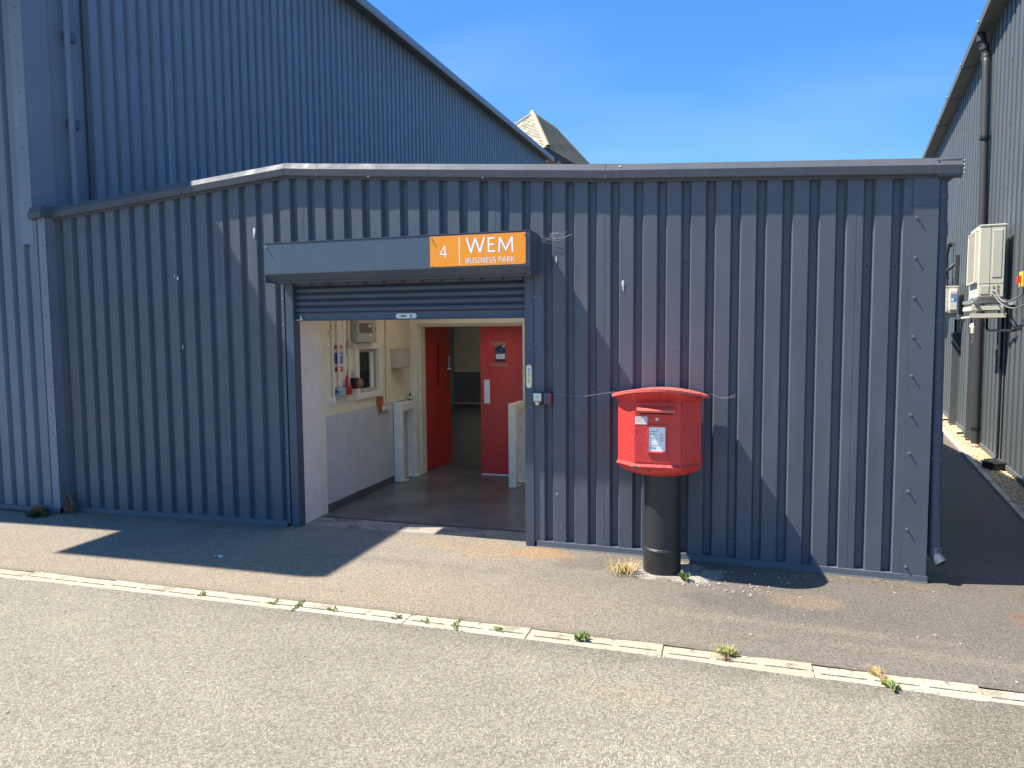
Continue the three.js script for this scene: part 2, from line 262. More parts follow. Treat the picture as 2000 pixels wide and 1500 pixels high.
// ================================================================== the low unit
const unit = tag(group('industrial_unit'), 'low blue grey ribbed metal unit with the roller shutter doorway', 'building');
const topL = [[-3.06, 3.405], [-0.026, 3.667], [0.341, 3.635], [3.163, 3.419], [5.87, 3.268]];
const topY = (x) => { for (let i = 0; i < topL.length - 1; i++) if (x <= topL[i + 1][0] || i === topL.length - 2) { const [a, b] = topL[i], [c, d] = topL[i + 1]; return b + ((d - b) * (x - a)) / (c - a); } };
{
  const front = (u, y, d) => [u, y, -d], bot = (u) => gy(u) + 0.05, top = (u) => topY(u) - 0.135;
  const cuts = [[-3.03, -2.85], [-2.85, -1.85], [-1.85, -0.85], [-0.85, -0.1], [2.505, 3.15], [3.15, 4.15], [4.15, 5.15], [5.15, 5.56]];
  let n = 0;
  const screwsOn = (a, b, ys) => { const s = []; for (let k = Math.ceil(a / 0.2); k * 0.2 < b - 0.1; k++) for (const y of ys) { const yy = typeof y === 'function' ? y(k * 0.2) : y; s.push(dot(k * 0.2 + 0.042, yy + rr(-0.012, 0.012), -0.044, 0.0062)); } return s; };
  for (const [a, b] of cuts) {
    const lap = (n++ % 2) * 0.0012;
    const s = obj('cladding_sheet', cladSheet(a, b, bot, top, 0.2, 0.046, (u, y, d) => [u, y, -d - lap], 0.0016, 14), clad, unit);
    stuff(obj('screws', screwsOn(a, b, [(x) => gy(x) + 0.2, 1.46, (x) => topY(x) - 0.82]), blackPlastic, s));
  }
  for (const [a, b] of [[-0.1, 0.15], [0.15, 1.15], [1.15, 2.15], [2.15, 2.505]]) {
    const lap = (n++ % 2) * 0.0012;
    const s = obj('cladding_sheet', cladSheet(a, b, 2.46, top, 0.2, 0.046, (u, y, d) => [u, y, -d - lap], 0.0016, 6), clad, unit);
    stuff(obj('screws', screwsOn(a, b, [(x) => topY(x) - 0.74]), blackPlastic, s));
  }
  // bottom drip flashing, two lengths
  for (const [a, b] of [[-3.03, -0.13], [2.53, 5.735]]) {
    const N = 8, g = []; for (let i = 0; i < N; i++) { const x0 = a + ((b - a) * i) / N, x1 = a + ((b - a) * (i + 1)) / N; g.push(sweep([[-0.045, 0.062], [0.012, 0.054], [0.016, 0.008], [0.022, 0.004], [0.02, -0.002], [0.009, 0.004], [0.008, 0.046], [-0.045, 0.054]], x0, gy(x0), x1, gy(x1))); }
    obj('drip_flashing', g, cladTrim, unit);
  }
  obj('plinth', [bx(-3.1, -0.3, -0.16, -0.13, 0.2, -0.06)], darkGap, unit); obj('plinth', [bx(2.53, -0.3, -0.16, 5.66, 0.2, -0.06)], darkGap, unit);
  // verge fascia in four lengths, mitred at the ridge
  const prof = [[-0.06, 0.004], [0.012, 0], [0.054, -0.06], [0.05, -0.122], [0.045, -0.128], [0.014, -0.128], [0.014, -0.15], [0.009, -0.15], [0.009, -0.115], [-0.06, -0.06]];
  topL.slice(0, -1).forEach(([xa, ya], i) => { const [xb, yb] = topL[i + 1], e = i === 0 ? 0 : 0.002; obj('fascia', sweep(prof, xa + e, ya, xb - 0.002, yb), fasciaM, unit); });
  for (const x of [0.341, 3.163]) obj('fascia_joint', [bx(x - 0.008, topY(x) - 0.126, 0, x + 0.006, topY(x) - 0.064, 0.052)], cladTrim, unit);
  stuff(obj('rivets', [dot(3.29, topY(3.29) - 0.03, 0.034, 0.011), dot(0.9, topY(0.9) - 0.13, 0.046, 0.006), dot(2.05, topY(2.05) - 0.13, 0.046, 0.006)], galv, unit));
  // right hand eaves gutter with end cap
  const gut = obj('gutter', [sweep([[5.7, 0], [5.7, -0.13], [5.84, -0.13], [5.866, -0.1], [5.87, -0.004], [5.862, -0.004], [5.858, -0.095], [5.83, -0.12], [5.71, -0.12]].map(([z, y]) => [z, y]), 0, 0, 12, 0).rotateY(Math.PI / 2).translate(0, 3.265, 0.045).applyMatrix4(new THREE.Matrix4().makeScale(1, 1, 1))], cladTrim, unit);
  obj('gutter_cap', [sweep([[5.69, 0.0], [5.69, -0.128], [5.845, -0.128], [5.87, -0.1], [5.878, 0.0]], -0.03, 0, -0.025, 0).rotateY(Math.PI / 2).translate(0, 3.26, 0)], fasciaM, unit);
  stuff(obj('rivets', [0, 1, 2, 3].map((k) => dot(5.872, 3.24 - k * 0.03, 0.052, 0.006)), galv, unit));
  // corner flashing with its row of fixings
  const cf = obj('corner_flashing', [sweep([[0.003, 0], [0.007, 0], [0.007, 2.94], [0.003, 2.94]], 5.552, 0, 5.724, 0), bx(5.716, 0.0, -0.2, 5.724, 2.94, 0.006), sweep([[0.003, 2.93], [0.01, 2.93], [0.01, 3.14], [0.003, 3.14]], 5.545, 0, 5.722, 0), sweep([[-0.2, 2.93], [0.009, 2.93], [0.009, 3.14], [-0.2, 3.14]], 5.712, 0, 5.7235, 0)], clad, unit);
  for (let k = 0; k < 10; k++) obj('bolt', [new THREE.CylinderGeometry(0.0065, 0.0065, 0.016, 10).rotateX(Math.PI / 2).translate(5.572 + (9 - k) * 0.0008, 0.08 + k * 0.3065, 0.014), new THREE.CylinderGeometry(0.012, 0.012, 0.003, 12).rotateX(Math.PI / 2).translate(5.572 + (9 - k) * 0.0008, 0.08 + k * 0.3065, 0.009)], boltM, cf);
  // rainwater pipe on the right flank
  const dp = obj('downpipe', [tube([[5.752, 3.12, -0.06], [5.755, 2.9, -0.06], [5.768, 1.8, -0.06], [5.79, 0.3, -0.06], [5.797, 0.2, -0.055], [5.812, 0.16, -0.035], [5.835, 0.125, -0.01]], 0.044, 60, 18, 0.2), cyl(0.05, 0.05, 0.1, 5.757, 2.74, -0.06), cyl(0.05, 0.05, 0.09, 5.778, 1.12, -0.06), cyl(0.052, 0.05, 0.07, 5.796, 0.21, -0.057)], shutterM, unit);
  obj('dark_outlet', [new THREE.CircleGeometry(0.0435, 18).lookAt(V(0.5, -0.75, 0.54)).translate(5.8368, 0.1222, -0.0082)], darkGap, dp);  // near-black disc over the pipe mouth, painting the shade inside it
  for (const y of [2.99, 2.04, 0.96]) obj('bracket', [cyl(0.05, 0.05, 0.035, 5.79 - 0.0128 * y, y, -0.06), bx(5.7, y - 0.018, -0.075, 5.77, y + 0.018, -0.045)], cladTrim, dp);
  // body: roof, flank, back, inner leaf round the opening
  obj('roof', [poly([...[[-5.2, 0.05, -0.05, -12]].map(([a, b, c, d]) => { const y = (x) => 3.65 + 0.0836 * (x - 0.05); return [[a, y(a), Math.min(c, a < -3.1 ? -3 : c)], [b, y(b), Math.min(c, a < -3.1 ? -3 : c)], [b, y(b), d], [a, y(a), d]]; }), ...[[0.05, 0.45, -0.05, -12], [0.45, 2.0, -0.05, -0.75], [0.45, 3.4, -2.45, -6.4], [0.45, 3.4, -10.4, -12], [2.0, 3.4, -0.05, -2.45], [3.4, 5.86, -0.05, -12]].map(([a, b, c, d]) => { const y = (x) => 3.65 - (0.4 * (x - 0.05)) / 5.81; return [[a, y(a), c], [b, y(b), c], [b, y(b), d], [a, y(a), d]]; })])], fasciaM, unit);
  obj('added_rooflight', [poly([[[0.45, 3.622, -0.75], [2.0, 3.516, -0.75], [2.0, 3.516, -2.45], [0.45, 3.622, -2.45]]])], phy(lin(0.92, 0.9, 0.85), 0.9, { transmission: 0.9, thickness: 0 }), unit);  // invented translucent roof panel, added to brighten the lobby
  obj('wall', [bx(5.69, -0.2, -12, 5.712, 3.2, -0.05), bx(-5.2, -0.2, -11.4, 5.69, 3.5, -11.25), bx(-5.3, -0.2, -11.4, -5.2, 3.5, -3)], clad, unit);
}
// birds' droppings and scuffs on the sheets
{
  const drops = [[3.313, 2.39, 0.012, 0.032], [3.316, 2.345, 0.005, 0.02], [-0.42, 3.02, 0.015, 0.035], [-0.425, 2.98, 0.007, 0.03], [-1.39, 2.575, 0.013, 0.018], [-1.43, 2.6, 0.005, 0.02], [-1.36, 1.85, 0.005, 0.025], [2.72, 2.62, 0.006, 0.03], [2.72, 0.5, 0.004, 0.014]];
  obj('dropping_marks', drops.map(([x, y, a, b]) => new THREE.SphereGeometry(1, 9, 6).scale(a, b, 0.0015).translate(x, y, 0.003)), std(lin(0.62, 0.62, 0.6), 0.8), unit);
}
{ const g = []; for (let i = 0; i < 30; i++) { const k = Math.floor(rr(13, 28)), near = i < 18, x = near ? rr(3.0, 4.4) : k * 0.2 + rr(0.09, 0.19), f = (((x % 0.2) + 0.2) % 0.2); if (f < 0.09 || f > 0.19) continue; const y = near ? rr(1.5, 1.95) : rr(0.3, 2.8), l = rr(0.006, 0.028), a = rr(-0.5, 0.7) + (rnd() < 0.3 ? 1.2 : 0); g.push(bx(-l, -0.0007, 0, l, 0.0007, 0.0004).rotateZ(a).translate(x, y, 0.0022)); } for (let i = 0; i < 120; i++) { const x = rr(2.53, 3.6), f = (((x % 0.2) + 0.2) % 0.2); if (f < 0.09) continue; const s = rr(0.0015, 0.004); g.push(new THREE.SphereGeometry(1, 5, 4).scale(s, s * rr(0.8, 1.8), 0.001).translate(x, 0.08 + rnd() ** 1.6 * 0.75, 0.002)); } stuff(obj('scuff_marks', g, std(lin(0.24, 0.25, 0.27), 0.8), unit)); }
// roller shutter
{
  const sh = group('roller_shutter', unit);
  const hood = obj('hood', [sweep([[0.0, 2.85], [0.294, 2.845], [0.3, 2.839], [0.3, 2.556], [0.296, 2.549], [0.215, 2.492], [0.2, 2.487], [0.0, 2.478]], -0.1, 0, 2.552, 0), bx(-0.104, 2.475, 0.0, -0.097, 2.853, 0.297), bx(2.549, 2.475, 0.0, 2.556, 2.853, 0.297)], hoodM, sh);
  obj('hood_lip', [bx(-0.1, 2.845, 0.0, 2.552, 2.852, 0.303), bx(-0.02, 2.468, 0.17, 2.53, 2.487, 0.205)], fasciaM, sh);
  obj('rivet', [new THREE.CylinderGeometry(0.007, 0.007, 0.018, 10).rotateX(Math.PI / 2).translate(-0.068, 2.815, 0.308)], galv, sh);
  for (const [a, b] of [[-0.076, 0.012], [2.424, 2.506]]) obj('guide_rail', [bx(a, 0.0, -0.1, b, 2.5, 0.014, 0.004)], shutterM, sh);
  obj('edge_trim', [bx(-0.128, 0.02, -0.06, -0.098, 2.48, 0.004, 0.002), bx(-0.1, 0.0, -0.1, -0.074, 2.5, -0.05)], cladTrim, sh); obj('edge_trim', [bx(2.506, 0, -0.1, 2.53, 2.48, -0.045)], cladTrim, sh);
  stuff(obj('screws', Array.from({ length: 9 }, (_, k) => dot(-0.113, 0.25 + k * 0.26, 0.006, 0.006)).concat([dot(2.517, 1.87, 0, 0.007), dot(2.517, 2.3, 0, 0.007)]), galv, sh));
  const sl = []; for (let k = 0; k <= 10; k++) { const a = (k / 10) * Math.PI; sl.push([-0.055 + 0.017 * Math.sin(a) ** 0.8, 0.006 + 0.05 * (1 - Math.cos(a)) / 2]); } sl.push([-0.062, 0.066], [-0.07, 0.064], [-0.07, 0.0], [-0.062, 0.0]);
  for (let k = 0; k < 6; k++) obj('slat', sweep(sl, 0.01, 2.188 + k * 0.0655, 2.424, 2.187 + k * 0.0655), shutterM, sh);
  obj('bottom_rail', [bx(0.012, 2.112, -0.085, 2.424, 2.186, -0.045, 0.005), bx(0.012, 2.108, -0.1, 2.424, 2.116, -0.03)], shutterM, sh);
  obj('end_lock', [bx(0.014, 2.113, -0.046, 0.085, 2.122, -0.02), poly([[[0.06, 2.12, -0.028], [0.1, 2.12, -0.028], [0.066, 2.165, -0.028]]])], galv, sh);
  const oval = (w, h) => { const s = new THREE.Shape(), r = Math.min(w, h) / 2; if (w > h) { s.absarc(w / 2 - r, 0, r, -Math.PI / 2, Math.PI / 2); s.absarc(-w / 2 + r, 0, r, Math.PI / 2, Math.PI * 1.5); } else { s.absarc(0, h / 2 - r, r, 0, Math.PI); s.absarc(0, -h / 2 + r, r, Math.PI, Math.PI * 2); } return new THREE.ExtrudeGeometry(s, { depth: 0.003, bevelEnabled: false, curveSegments: 12 }); };
  obj('label_plate', [oval(0.218, 0.05).translate(1.225, 2.142, -0.044)], std(lin(0.72, 0.72, 0.66), 0.45), sh, 'white oval label with a blue spot on the bottom rail');
  sticker('label_print', sh, 0.15, 0.036, 1.232, 2.142, -0.0395, canvasTex(256, 64, (c, w, h) => { c.fillStyle = '#e9e9de'; c.fillRect(0, 0, w, h); c.fillStyle = '#23262c'; c.fillRect(4, 14, 128, 15); c.fillRect(20, 37, 96, 15); c.fillStyle = '#2d62b8'; c.beginPath(); c.arc(206, 32, 30, 0, 7); c.fill(); c.fillStyle = '#dfe6f2'; c.fillRect(198, 18, 16, 26); }));
  obj('label_plate', [oval(0.052, 0.212).translate(2.464, 1.576, 0.0145)], std(lin(0.78, 0.76, 0.5), 0.45), sh, 'pale yellow upright oval label on the right guide rail');
  sticker('label_print', sh, 0.04, 0.17, 2.464, 1.576, 0.0185, canvasTex(64, 256, (c, w, h) => { c.fillStyle = '#e6e4b4'; c.fillRect(0, 0, w, h); c.fillStyle = '#5f93c9'; c.beginPath(); c.arc(32, 34, 22, 0, 7); c.fill(); c.fillStyle = '#dce8ee'; c.fillRect(20, 26, 24, 5); c.fillRect(24, 36, 18, 5); c.fillStyle = '#44443c'; for (const [y, l, t] of [[70, 34, 5], [80, 44, 5], [104, 40, 10], [124, 48, 3], [142, 20, 4], [164, 40, 4], [174, 36, 4], [184, 42, 4], [198, 38, 5], [208, 30, 5]]) c.fillRect(32 - l / 2, y, l, t); }));
}
// inside the doorway: reveals, block walls, floor
{
  obj('pier', [bx(-0.32, -0.05, -0.46, 0.0, 2.7, -0.102, 0.006)], pierPaint, unit, 'plain off white painted reveal left of the opening');
  obj('pier', [bx(2.5, -0.05, -0.46, 2.8, 2.7, -0.102)], pierPaint, unit);
  obj('lintel', [bx(-0.3, 2.3, -0.46, 2.8, 2.7, -0.12)], pierPaint, unit);
  obj('corner_strip', [bx(-0.1, -0.05, -0.565, -0.003, 2.7, -0.462, 0.004)], frameCream, unit);
  const wl = group('vestibule_wall', unit);
  const rowH = 0.2147, z0 = -0.567, z1 = -2.86;
  const blockGeo = {}, blockAt = (zz0, zz1, y0, y1, x) => bx(-0.1, y0 + 0.0025, zz0 - 0.0025, x, y1 - 0.0025, zz1 + 0.0025, 0.005);
  for (let r = 0; r < 12; r++) { // painted blocks: cream above the dado line, grey below; window left out
    const y0 = r * rowH - 0.0003, y1 = y0 + rowH; let z = z0 - (r % 2 ? 0 : 0.2225);
    const spans = []; let a = z0; for (let q = 0; a > z1 + 0.02; q++) { const b = Math.max(z1, q === 0 ? z : a - 0.445); if (a - b > 0.02) spans.push([a, b]); a = b; if (q > 20) break; }
    for (const [s, e] of spans) {
      const pieces = y1 > 1.25 && y0 < 1.82 ? [[s, Math.max(e, Math.min(s, -1.262))].filter(() => s > -1.262), [Math.min(s, -1.815), e].filter(() => e < -1.815)].filter((k) => k.length === 2 && k[0] - k[1] > 0.015) : [[s, e]];
      for (const [ps, pe] of pieces) obj('block', blockAt(ps, pe, y0, y1, rr(-0.0062, -0.0045)), r < 5 ? greyPaint : cream, wl);
    }
  }
  obj('mortar', [bx(-0.1, -0.05, -2.86, -0.0074, 1.0735, -0.567)].map((g) => g), greyPaint, wl);
  obj('mortar', [bx(-0.1, 1.0735, -1.262, -0.0074, 2.7, -0.567), bx(-0.1, 1.0735, -2.86, -0.0074, 2.7, -1.815), bx(-0.1, 1.0735, -1.815, -0.0074, 1.25, -1.262), bx(-0.1, 1.82, -1.815, -0.0074, 2.7, -1.262)], cream, wl);
  obj('skirting', [bx(-0.02, 0.0, -2.2, 0.006, 0.094, -0.567, 0.004)], skirtPaint, unit);
  obj('vestibule_wall', [bx(2.45, -0.05, -2.86, 2.56, 2.7, -0.46)], cream, unit);
  obj('ceiling', [bx(-0.32, 2.68, -2.96, 0.4, 2.74, -0.102), bx(2.05, 2.68, -2.96, 2.8, 2.74, -0.102), bx(0.4, 2.68, -0.8, 2.05, 2.74, -0.102), bx(0.4, 2.68, -2.96, 2.05, 2.74, -2.4), bx(0.38, 2.74, -2.42, 0.4, 3.62, -0.78), bx(2.05, 2.74, -2.42, 2.07, 3.5, -0.78), bx(0.4, 2.74, -0.8, 2.05, 3.5, -0.78), bx(0.4, 2.74, -2.42, 2.05, 3.5, -2.4)], cream, unit);
  // end wall with the door frame
  obj('end_wall', [bx(-0.3, -0.05, -2.92, 0.03, 3.4, -2.8), bx(1.72, -0.05, -2.92, 2.6, 3.4, -2.8), bx(0.03, 2.17, -2.92, 1.72, 3.4, -2.8), bx(-5.2, -0.05, -2.92, -0.3, 3.4, -2.8), bx(2.6, -0.05, -2.92, 5.69, 3.4, -2.8)], cream, unit);
  obj('door_frame', [bx(0.03, 0, -2.96, 0.115, 2.165, -2.75, 0.006), bx(0.1, 0, -2.96, 0.142, 2.08, -2.8, 0.004), bx(1.622, 0, -2.96, 1.72, 2.165, -2.75, 0.006), bx(0.03, 2.1, -2.965, 1.72, 2.17, -2.745, 0.006), bx(0.1, 2.062, -2.955, 1.66, 2.11, -2.8, 0.004), bx(-0.005, 0, -2.79, 0.034, 2.24, -2.745, 0.004), bx(0.0, 2.17, -2.795, 1.8, 2.235, -2.76, 0.004)], frameCream, unit);
  // right leaf, closed
  const dr = obj('red_door', [bx(0.962, 0.012, -3.0, 1.62, 2.066, -2.955, 0.003)], redDoor, unit, 'red door leaf standing closed, with a torn blue notice');
  obj('weather_strip', [bx(0.964, 0.004, -3.0, 1.618, 0.024, -2.951)], whitePlastic, dr);
  obj('push_plate', [bx(1.014, 1.003, -2.957, 1.096, 1.331, -2.951, 0.001)], steel, dr);
  sticker('notice', dr, 0.15, 0.215, 1.252, 1.69, -2.951, canvasTex(128, 180, (c, w, h) => { c.fillStyle = '#14234f'; c.fillRect(0, 0, w, h); c.fillStyle = '#e7e6e6'; c.beginPath(); c.moveTo(8, 98); c.lineTo(120, 92); c.lineTo(120, 150); c.lineTo(14, 152); c.fill(); c.fillStyle = '#444'; c.fillRect(44, 118, 34, 7); c.strokeStyle = '#8294bd'; c.lineWidth = 3; c.beginPath(); c.moveTo(12, 70); c.lineTo(70, 82); c.moveTo(12, 78); c.lineTo(100, 92); c.stroke(); c.strokeRect(70, 30, 18, 28); c.fillStyle = '#d6cfd0'; c.beginPath(); c.moveTo(78, 0); c.lineTo(128, 0); c.lineTo(106, 24); c.fill(); c.beginPath(); c.moveTo(0, 0); c.lineTo(30, 0); c.lineTo(10, 12); c.fill(); }));
  for (const b of [bx(1.115, 1.515, -2.956, 1.36, 1.55, -2.9525), bx(1.115, 1.81, -2.956, 1.345, 1.852, -2.9532)]) obj('tape_remnant', [b], std(lin(0.42, 0.24, 0.2), 0.7, { map: chipTex }), dr);
  // left leaf, folded inwards
  const dl = group('red_door', unit); dl.userData.label = 'red door leaf swung inwards, dark in the shade'; dl.position.set(0.118, 0, -2.965); dl.rotation.y = Math.atan2(0.7, 0.112);
  obj('leaf', [bx(0, 0.012, -0.045, 0.715, 2.062, 0, 0.003)], redDoor, dl);
  obj('vision_panel', [bx(0.34, 1.2, -0.001, 0.4, 1.82, 0.004)], phy(lin(0.35, 0.02, 0.02), 0.12), dl);
  obj('lever_plate', [bx(0.66, 1.42, 0.0, 0.715, 1.62, 0.012, 0.003), new THREE.CylinderGeometry(0.009, 0.009, 0.12, 10).rotateZ(Math.PI / 2).translate(0.62, 1.44, 0.04)], steel, dl);
  for (const y of [0.3, 1.0, 1.75]) obj('hinge', [cyl(0.009, 0.009, 0.1, 0.0, y, 0.006, 10)], steel, dl);
  // window in the left wall
  const wn = group('window', unit);
  obj('window_frame', [bx(-0.1, 1.79, -1.87, 0.028, 1.862, -1.205, 0.004), bx(-0.1, 1.195, -1.87, 0.032, 1.262, -1.205, 0.004), bx(-0.1, 1.262, -1.285, 0.028, 1.79, -1.205, 0.004), bx(-0.1, 1.262, -1.87, 0.028, 1.79, -1.792, 0.004)], frameCream, wn);
  obj('inner_frame', [bx(-0.06, 1.752, -1.792, -0.02, 1.79, -1.285), bx(-0.06, 1.262, -1.792, -0.02, 1.31, -1.285), bx(-0.06, 1.31, -1.792, -0.02, 1.752, -1.765), bx(-0.06, 1.31, -1.31, -0.02, 1.752, -1.285)], std(lin(0.4, 0.36, 0.36), 0.5), wn);
  obj('mullion', [bx(-0.05, 1.31, -1.735, -0.026, 1.752, -1.665)], frameCream, wn);
  obj('pane', [bx(-0.044, 1.305, -1.77, -0.04, 1.757, -1.305)], phy(lin(0.9, 0.95, 0.95), 0.03, { transmission: 1, thickness: 0 }), wn);
  obj('dark_backing', [bx(-0.085, 1.262, -1.8, -0.075, 1.79, -1.28)], std(lin(0.02, 0.021, 0.023), 0.9), wn);  // near-black sheet standing in for the darkness behind the glass
  // back room
  obj('back_wall', [bx(-5.2, 0.945, -11.25, 5.69, 3.6, -11.2)], cream, unit);
  obj('back_wall', [bx(-5.2, -0.05, -11.25, 5.69, 0.945, -11.195)], std(lin(0.16, 0.16, 0.17), 0.6), unit);
  obj('cable_trunking', [bx(-5.2, 0.1, -11.2, 5.69, 0.14, -11.16), bx(-2.95, 0.12, -11.2, -2.8, 0.34, -11.12), bx(-3.4, 0.05, -9.4, -3.3, 0.9, -9.3)], creamPlastic, unit);
  obj('added_rooflight', [bx(0.45, 3.46, -10.4, 3.4, 3.465, -6.4)], phy(lin(0.9, 0.88, 0.8), 0.9, { transmission: 0.9, thickness: 0 }), unit);  // assumed translucent roof panel, put in to light the back room
}
structure(obj('floor', [bx(-5.2, -0.12, -11.25, 5.69, 0.002, -0.415)], floorPaint), 'dark grey painted floor inside the doorway');
structure(obj('threshold', [poly([[[0.0, 0.0, -0.402], [2.5, 0.0, -0.402], [2.45, gy(2.4) + 0.004, -0.15], [0.012, gy(0) + 0.004, -0.06]], [[0.012, gy(0) + 0.004, -0.06], [2.45, gy(2.4) + 0.004, -0.15], [2.45, -0.1, -0.146], [0.012, -0.1, -0.056]]]), bx(0.0, -0.02, -0.415, 2.5, -0.012, -0.4)], sillConcrete), 'worn concrete threshold strip across the doorway');
structure(obj('threshold_groove', [bx(0.0, -0.01, -0.425, 2.5, 0.0045, -0.398)], std(lin(0.06, 0.045, 0.035), 0.7)), 'dark metal strip between the floor and the threshold');
// faint painted lines on the floor of the back room
structure(obj('floor_line', [poly([[[-4.6, 0.0065, -9.75], [2.4, 0.0065, -12.0], [2.4, 0.0065, -12.04], [-4.6, 0.0065, -9.79]].map(([x, y, z]) => [x, y, z + 2.4]), [[-4, 0.0065, -4.9], [1.6, 0.0065, -6.6], [1.6, 0.0065, -6.63], [-4, 0.0065, -4.93]].map(([x, y, z]) => [x, y, z - 0.2])])], std(lin(0.4, 0.4, 0.38), 0.6)));

// ================================================================== fittings of the doorway
{ // name sign on the hood
  const s = tag(group('unit_sign'), 'orange unit sign with white lettering on the shutter hood', 'sign');
  obj('sign_panel', [bx(1.633, 2.563, 0.3015, 2.522, 2.832, 0.306, 0.001)], std(lin(0.86, 0.25, 0.012), 0.4), s);
  sticker('sign_face', s, 0.885, 0.265, 2.0775, 2.6975, 0.3067, canvasTex(1480, 443, (c, w, h) => {
    c.fillStyle = '#ff9d24'; c.fillRect(0, 0, w, h); c.lineJoin = 'miter';
    const put = (t, x, y, size, wide, weight) => { c.font = `${weight} ${size}px sans-serif`; const m = c.measureText(t).width; c.save(); c.translate(x, y); c.scale(wide / m, 1); c.lineWidth = 7; c.strokeStyle = '#8a5a44'; c.strokeText(t, 3, 3); c.fillStyle = '#fffdfa'; c.fillText(t, 0, 0); c.restore(); };
    put('4', 0.103 * w, 0.70 * h, 240, 0.083 * w, 'normal');
    c.fillStyle = '#fffdfa'; c.fillRect(0.309 * w, 0.035 * h, 13, 0.93 * h);
    put('BUSINESS PARK', 0.374 * w, 0.925 * h, 112, 0.515 * w, 'normal');
    // W E M drawn as even strokes
    c.lineCap = 'butt'; const T = 0.085 * h, B = 0.6 * h;
    for (const [lw, st, o] of [[37, '#8a5a44', 2], [28, '#fffdfa', 0]]) {
      c.lineWidth = lw; c.strokeStyle = st; c.lineJoin = 'miter'; c.miterLimit = 3; c.save(); c.translate(o, o);
      c.beginPath(); c.moveTo(0.392 * w, T); c.lineTo(0.438 * w, B - 14); c.lineTo(0.483 * w, T + 12); c.lineTo(0.532 * w, B - 14); c.lineTo(0.578 * w, T); c.stroke();
      c.beginPath(); c.moveTo(0.683 * w, T + 20); c.lineTo(0.622 * w, T + 20); c.lineTo(0.622 * w, B - 20); c.lineTo(0.688 * w, B - 20); c.moveTo(0.622 * w, (T + B) / 2 - 4); c.lineTo(0.676 * w, (T + B) / 2 - 4); c.stroke();
      c.beginPath(); c.moveTo(0.73 * w, B); c.lineTo(0.738 * w, T + 16); c.lineTo(0.8 * w, B - 34); c.lineTo(0.862 * w, T + 16); c.lineTo(0.868 * w, B); c.stroke(); c.restore();
    }
  }), [0, 0, 0], 0.35);
  for (const [x, y] of [[1.648, 2.818], [2.506, 2.82], [1.648, 2.577], [2.506, 2.578]]) obj('fixing', [new THREE.CylinderGeometry(0.007, 0.008, 0.012, 10).rotateX(Math.PI / 2).translate(x, y, 0.312)], galv, s);
}
{ // key switch right of the opening
  const k = tag(group('key_switch'), 'chrome and dark key switch box beside the right guide rail', 'switch box');
  obj('back_box', [bx(2.505, 1.318, 0.0, 2.6, 1.432, 0.045, 0.006)], blackPlastic, k);
  obj('cover', [bx(2.512, 1.35, 0.04, 2.588, 1.428, 0.052, 0.008)], steel, k);
  obj('padlock', [cyl(0.028, 0.022, 0.03, 2.55, 1.335, 0.05, 16), new THREE.TorusGeometry(0.01, 0.003, 8, 14).translate(2.548, 1.39, 0.056)], steel, k);
  obj('side_box', [bx(2.602, 1.322, 0.0, 2.676, 1.43, 0.038, 0.006)], shutterM, k);
  obj('red_button', [bx(2.652, 1.33, 0.036, 2.674, 1.422, 0.042, 0.003)], phy(lin(0.35, 0.02, 0.05), 0.4), k);
}
function handrail(x0, x1, y, z0, z1, label) {
  const g = tag(group('handrail'), label, 'handrail', undefined);
  obj('front_post', [bx(x0, 0.004, z0 - 0.1, x1, y, z0, 0.014)], timberWhite, g);
  obj('rail', [bx(x0 + 0.006, y - 0.115, z1, x1 - 0.006, y - 0.006, z0 - 0.09, 0.006)], timberWhite, g);
  obj('back_post', [bx(x0 - 0.01, 0.004, z1 - 0.02, x1 + 0.004, y - 0.118, z1 + 0.08, 0.006)], timberWhite, g);
  obj('foot_plate', [bx(x0 - 0.005, 0.003, z0 - 0.19, x1 + 0.02, 0.016, z0 - 0.08, 0.003), bx(x0 - 0.01, 0.003, z1 - 0.05, x1 + 0.03, 0.014, z1 + 0.14, 0.003)], timberWhite, g);
  return g;
}
handrail(0.0, 0.108, 1.06, -2.2, -2.72, 'chipped white timber handrail by the left wall, bottle on it');
handrail(1.568, 1.67, 1.08, -2.25, -2.74, 'chipped white timber handrail in front of the closed red door');
{ const b = tag(group('bottle'), 'small dark bottle standing on the left handrail', 'bottle'); b.position.set(0.05, 1.056, -2.62);
  obj('body', [cyl(0.018, 0.018, 0.075, 0, 0.038, 0, 14), cyl(0.009, 0.018, 0.02, 0, 0.085, 0, 14)], phy(lin(0.05, 0.06, 0.05), 0.2), b); obj('label', [cyl(0.0185, 0.0185, 0.035, 0, 0.045, 0, 14, true)], std(lin(0.6, 0.6, 0.5), 0.6), b); obj('cap', [cyl(0.009, 0.009, 0.022, 0, 0.106, 0, 12)], blackPlastic, b); }
